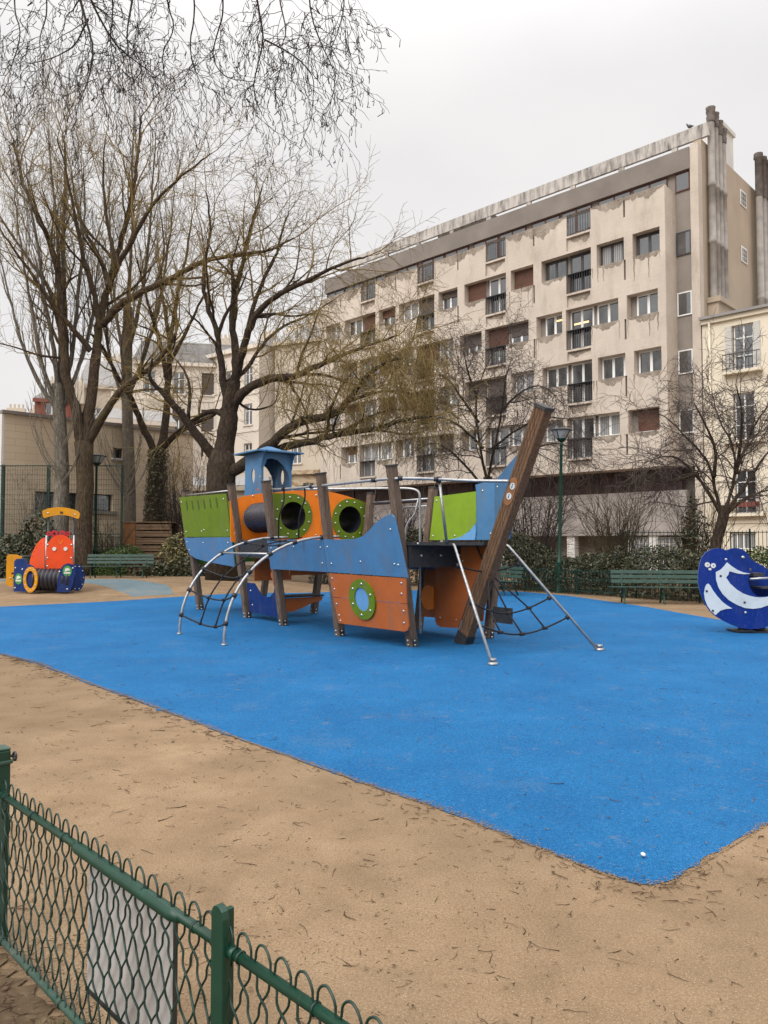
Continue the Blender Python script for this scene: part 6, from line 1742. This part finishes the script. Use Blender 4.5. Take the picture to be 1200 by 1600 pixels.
    T = tree('overhanging_tree', 'dark twiggy branches with hanging catkins reaching in over the sky at top', 'tree', (-8.2, 6.0, 0), 'twig_black', 'twig_black', t8)
    mk.v = [(x+8.2, y-6.0, z) for x, y, z in mk.v]; tag(mk.build('catkins', M['catkin'], T), kind='stuff')

def make_planting():
    # evergreen hedge along the right-hand back
    hedge('dark evergreen hedge behind the middle bench and the lamp post', [(3.2, 26.6), (5.9, 25.2), (7.4, 23.0)], lambda u: 1.5+.4*math.sin(u*7), 1.4, 19000, .046, 'leaf_hedge', 1)
    hedge('thick grey green hedge right behind the slatted bench on the right', [(7.3, 22.6), (8.6, 20.9), (10.5, 20.2), (13.5, 19.8)], lambda u: 1.28+.2*math.sin(u*9)-.25*u, 1.3, 19000, .044, 'leaf_hedge', 2)
    hedge('lighter green hedge under the cream house', [(10.6, 22.6), (12.6, 22.4), (15.2, 22.0)], 1.35, 1.0, 8000, .05, 'leaf_bright', 3)
    thicket('brown bare shrub behind the hedge below the grey wall', (8.0, 25.8), 1.7, 1.0, 3.1, 40, 4, 'twig_brown')
    thicket('tangled bare shrub left of the lamp post under the overhang', (5.4, 27.5), 1.8, 1.2, 3.8, 44, 5, 'twig_purple', droop=.1)
    thicket('thin bare shrub with reddish tips beside the bow post', (3.6, 27.8), 1.3, 1.0, 3.0, 18, 6, 'twig_purple', droop=.1)
    thicket('upright bare shrub in front of the glass bricks', (10.4, 25.0), 1.4, .9, 2.9, 26, 7, 'twig_brown')
    bush('tall leafy green shrub poking above the hedge by the glass bricks', (9.9, 24.2), .55, .5, 3.0, 700, .07, 'leaf_hedge', 8, z0=.4)
    # left-hand planting
    bush('clipped round green dome bush behind the left bench', (P(186, 850, 31).x, 31.0), 1.35, 1.2, 1.42, 9000, .042, 'leaf_bright', 9)
    bush('dull green laurel bush behind the toy train', (P(35, 850, 28.5).x, 28.5), 1.5, 1.0, 1.9, 3800, .075, 'leaf_hedge', 10, z0=.2)
    bush('tall loose leafy shrub beside the toy train canopy', (P(58, 850, 29.2).x, 29.2), 1.0, .8, 2.5, 900, .10, 'leaf_hedge', 15, z0=.5)
    bush('pale yellowish flowering shrub beside the wooden bin', (P(283, 850, 30.5).x, 30.5), 1.0, 1.0, 1.7, 2400, .075, 'leaf_yellow', 11)
    bush('low green shrub at the foot of the wooden bin', (P(250, 850, 29.9).x, 29.9), 1.1, .7, .62, 2000, .06, 'leaf_hedge', 12)
    bush('low spreading green shrub beneath the stern panel', (P(300, 850, 29.9).x, 29.9), 1.2, .8, .75, 2400, .06, 'leaf_hedge', 16)
    bush('low dead leaved shrub under the ivy clad tree', (P(222, 850, 30.2).x, 30.2), .7, .5, .95, 900, .06, 'leaf_dead', 13)
    hedge('low dark green ground hedge behind the far left bench', [(-18, 29.6), (-15.2, 29.7), (-13.4, 30.0)], 1.0, .9, 3500, .075, 'leaf_hedge', 14)
    thicket('grey bare shrub thicket between the ivy clad tree and the big trunk', (P(292, 850, 36).x, 36.0), 2.2, 1.6, 5.2, 34, 17, 'twig_purple')
    thicket('pale bare shrub in front of the low beige building', (P(50, 850, 30.2).x, 30.2), 1.0, .8, 3.8, 9, 18, 'twig_grey')
    thicket('thin brown bare shrub beside the poplar behind the green bush', (P(168, 850, 31.8).x, 31.8), 1.1, .7, 2.0, 14, 19, 'twig_brown')
    thicket('dark leafless shrub right of the wooden bin behind the ship', (P(272, 850, 32.5).x, 32.5), 1.1, .9, 3.6, 18, 20, 'twig_black')
    thicket('bare shrub mass behind the middle of the ship', (P(600, 850, 30).x, 30.0), 2.4, 1.4, 3.2, 40, 21, 'twig_purple')
    hedge('dark evergreen hedge seen through the middle of the toy ship', [(-2.8, 29.8), (.4, 29.4), (3.0, 28.0)], 1.9, 1.4, 17000, .055, 'leaf_hedge', 22)
# ---------------------------------------------------------------- build
make_materials()
setup_view()
make_ground()
make_ship()
p = GP(1030, 944)
make_bench('green slatted bench in front of the hedge beside the dark blue dolphin', (P(1034, 900, 20.0).x, 20.0, 0), R(-9), 2.55)
make_bench('green slatted bench glimpsed behind the ship bow and lamp post', (P(778, 900, 23.6).x, 23.6, 0), R(-62), 1.9)
make_bench('green slatted bench before the round bush left of the ship', (P(186, 880, 28.0).x, 28.0, gz(-9.8, 28)), R(2), 2.45)
make_bench('green slatted bench cut off at the far left edge behind the toy train', (P(-22, 880, 28.6).x, 28.6, gz(-14, 28.6)), R(4), 2.45)
make_lamp('green park lamp post beside the ship bow in front of the hedge', (P(873, 900, 24.4).x, 24.4, 0), 5.36).rotation_euler = (0, R(1.5), 0)
make_lamp('dark park lamp post beside the forked tree left of the ship', (P(149, 850, 30.8).x, 30.8, .3), 4.95, head=1.15)
make_train()
make_bin()
make_pigeon()
make_seesaw()
make_fence()
make_sports_fence()
make_crate()
make_low_railing('dark low railing along the hedge from lamp post to right bench', (4.6, 25.0), (9.2, 19.95), .78)
make_low_railing('tall dark spiked railing along the back of the right hedge', (8.0, 25.6), (16.0, 23.4), 2.0)
make_low_railing('dark iron railing under the trees between lamp and wooden bin', (-13.6, 33.6), (-8.6, 33.6), 1.9)
make_block()
make_cream_house()
make_background()
make_trees()
make_planting()
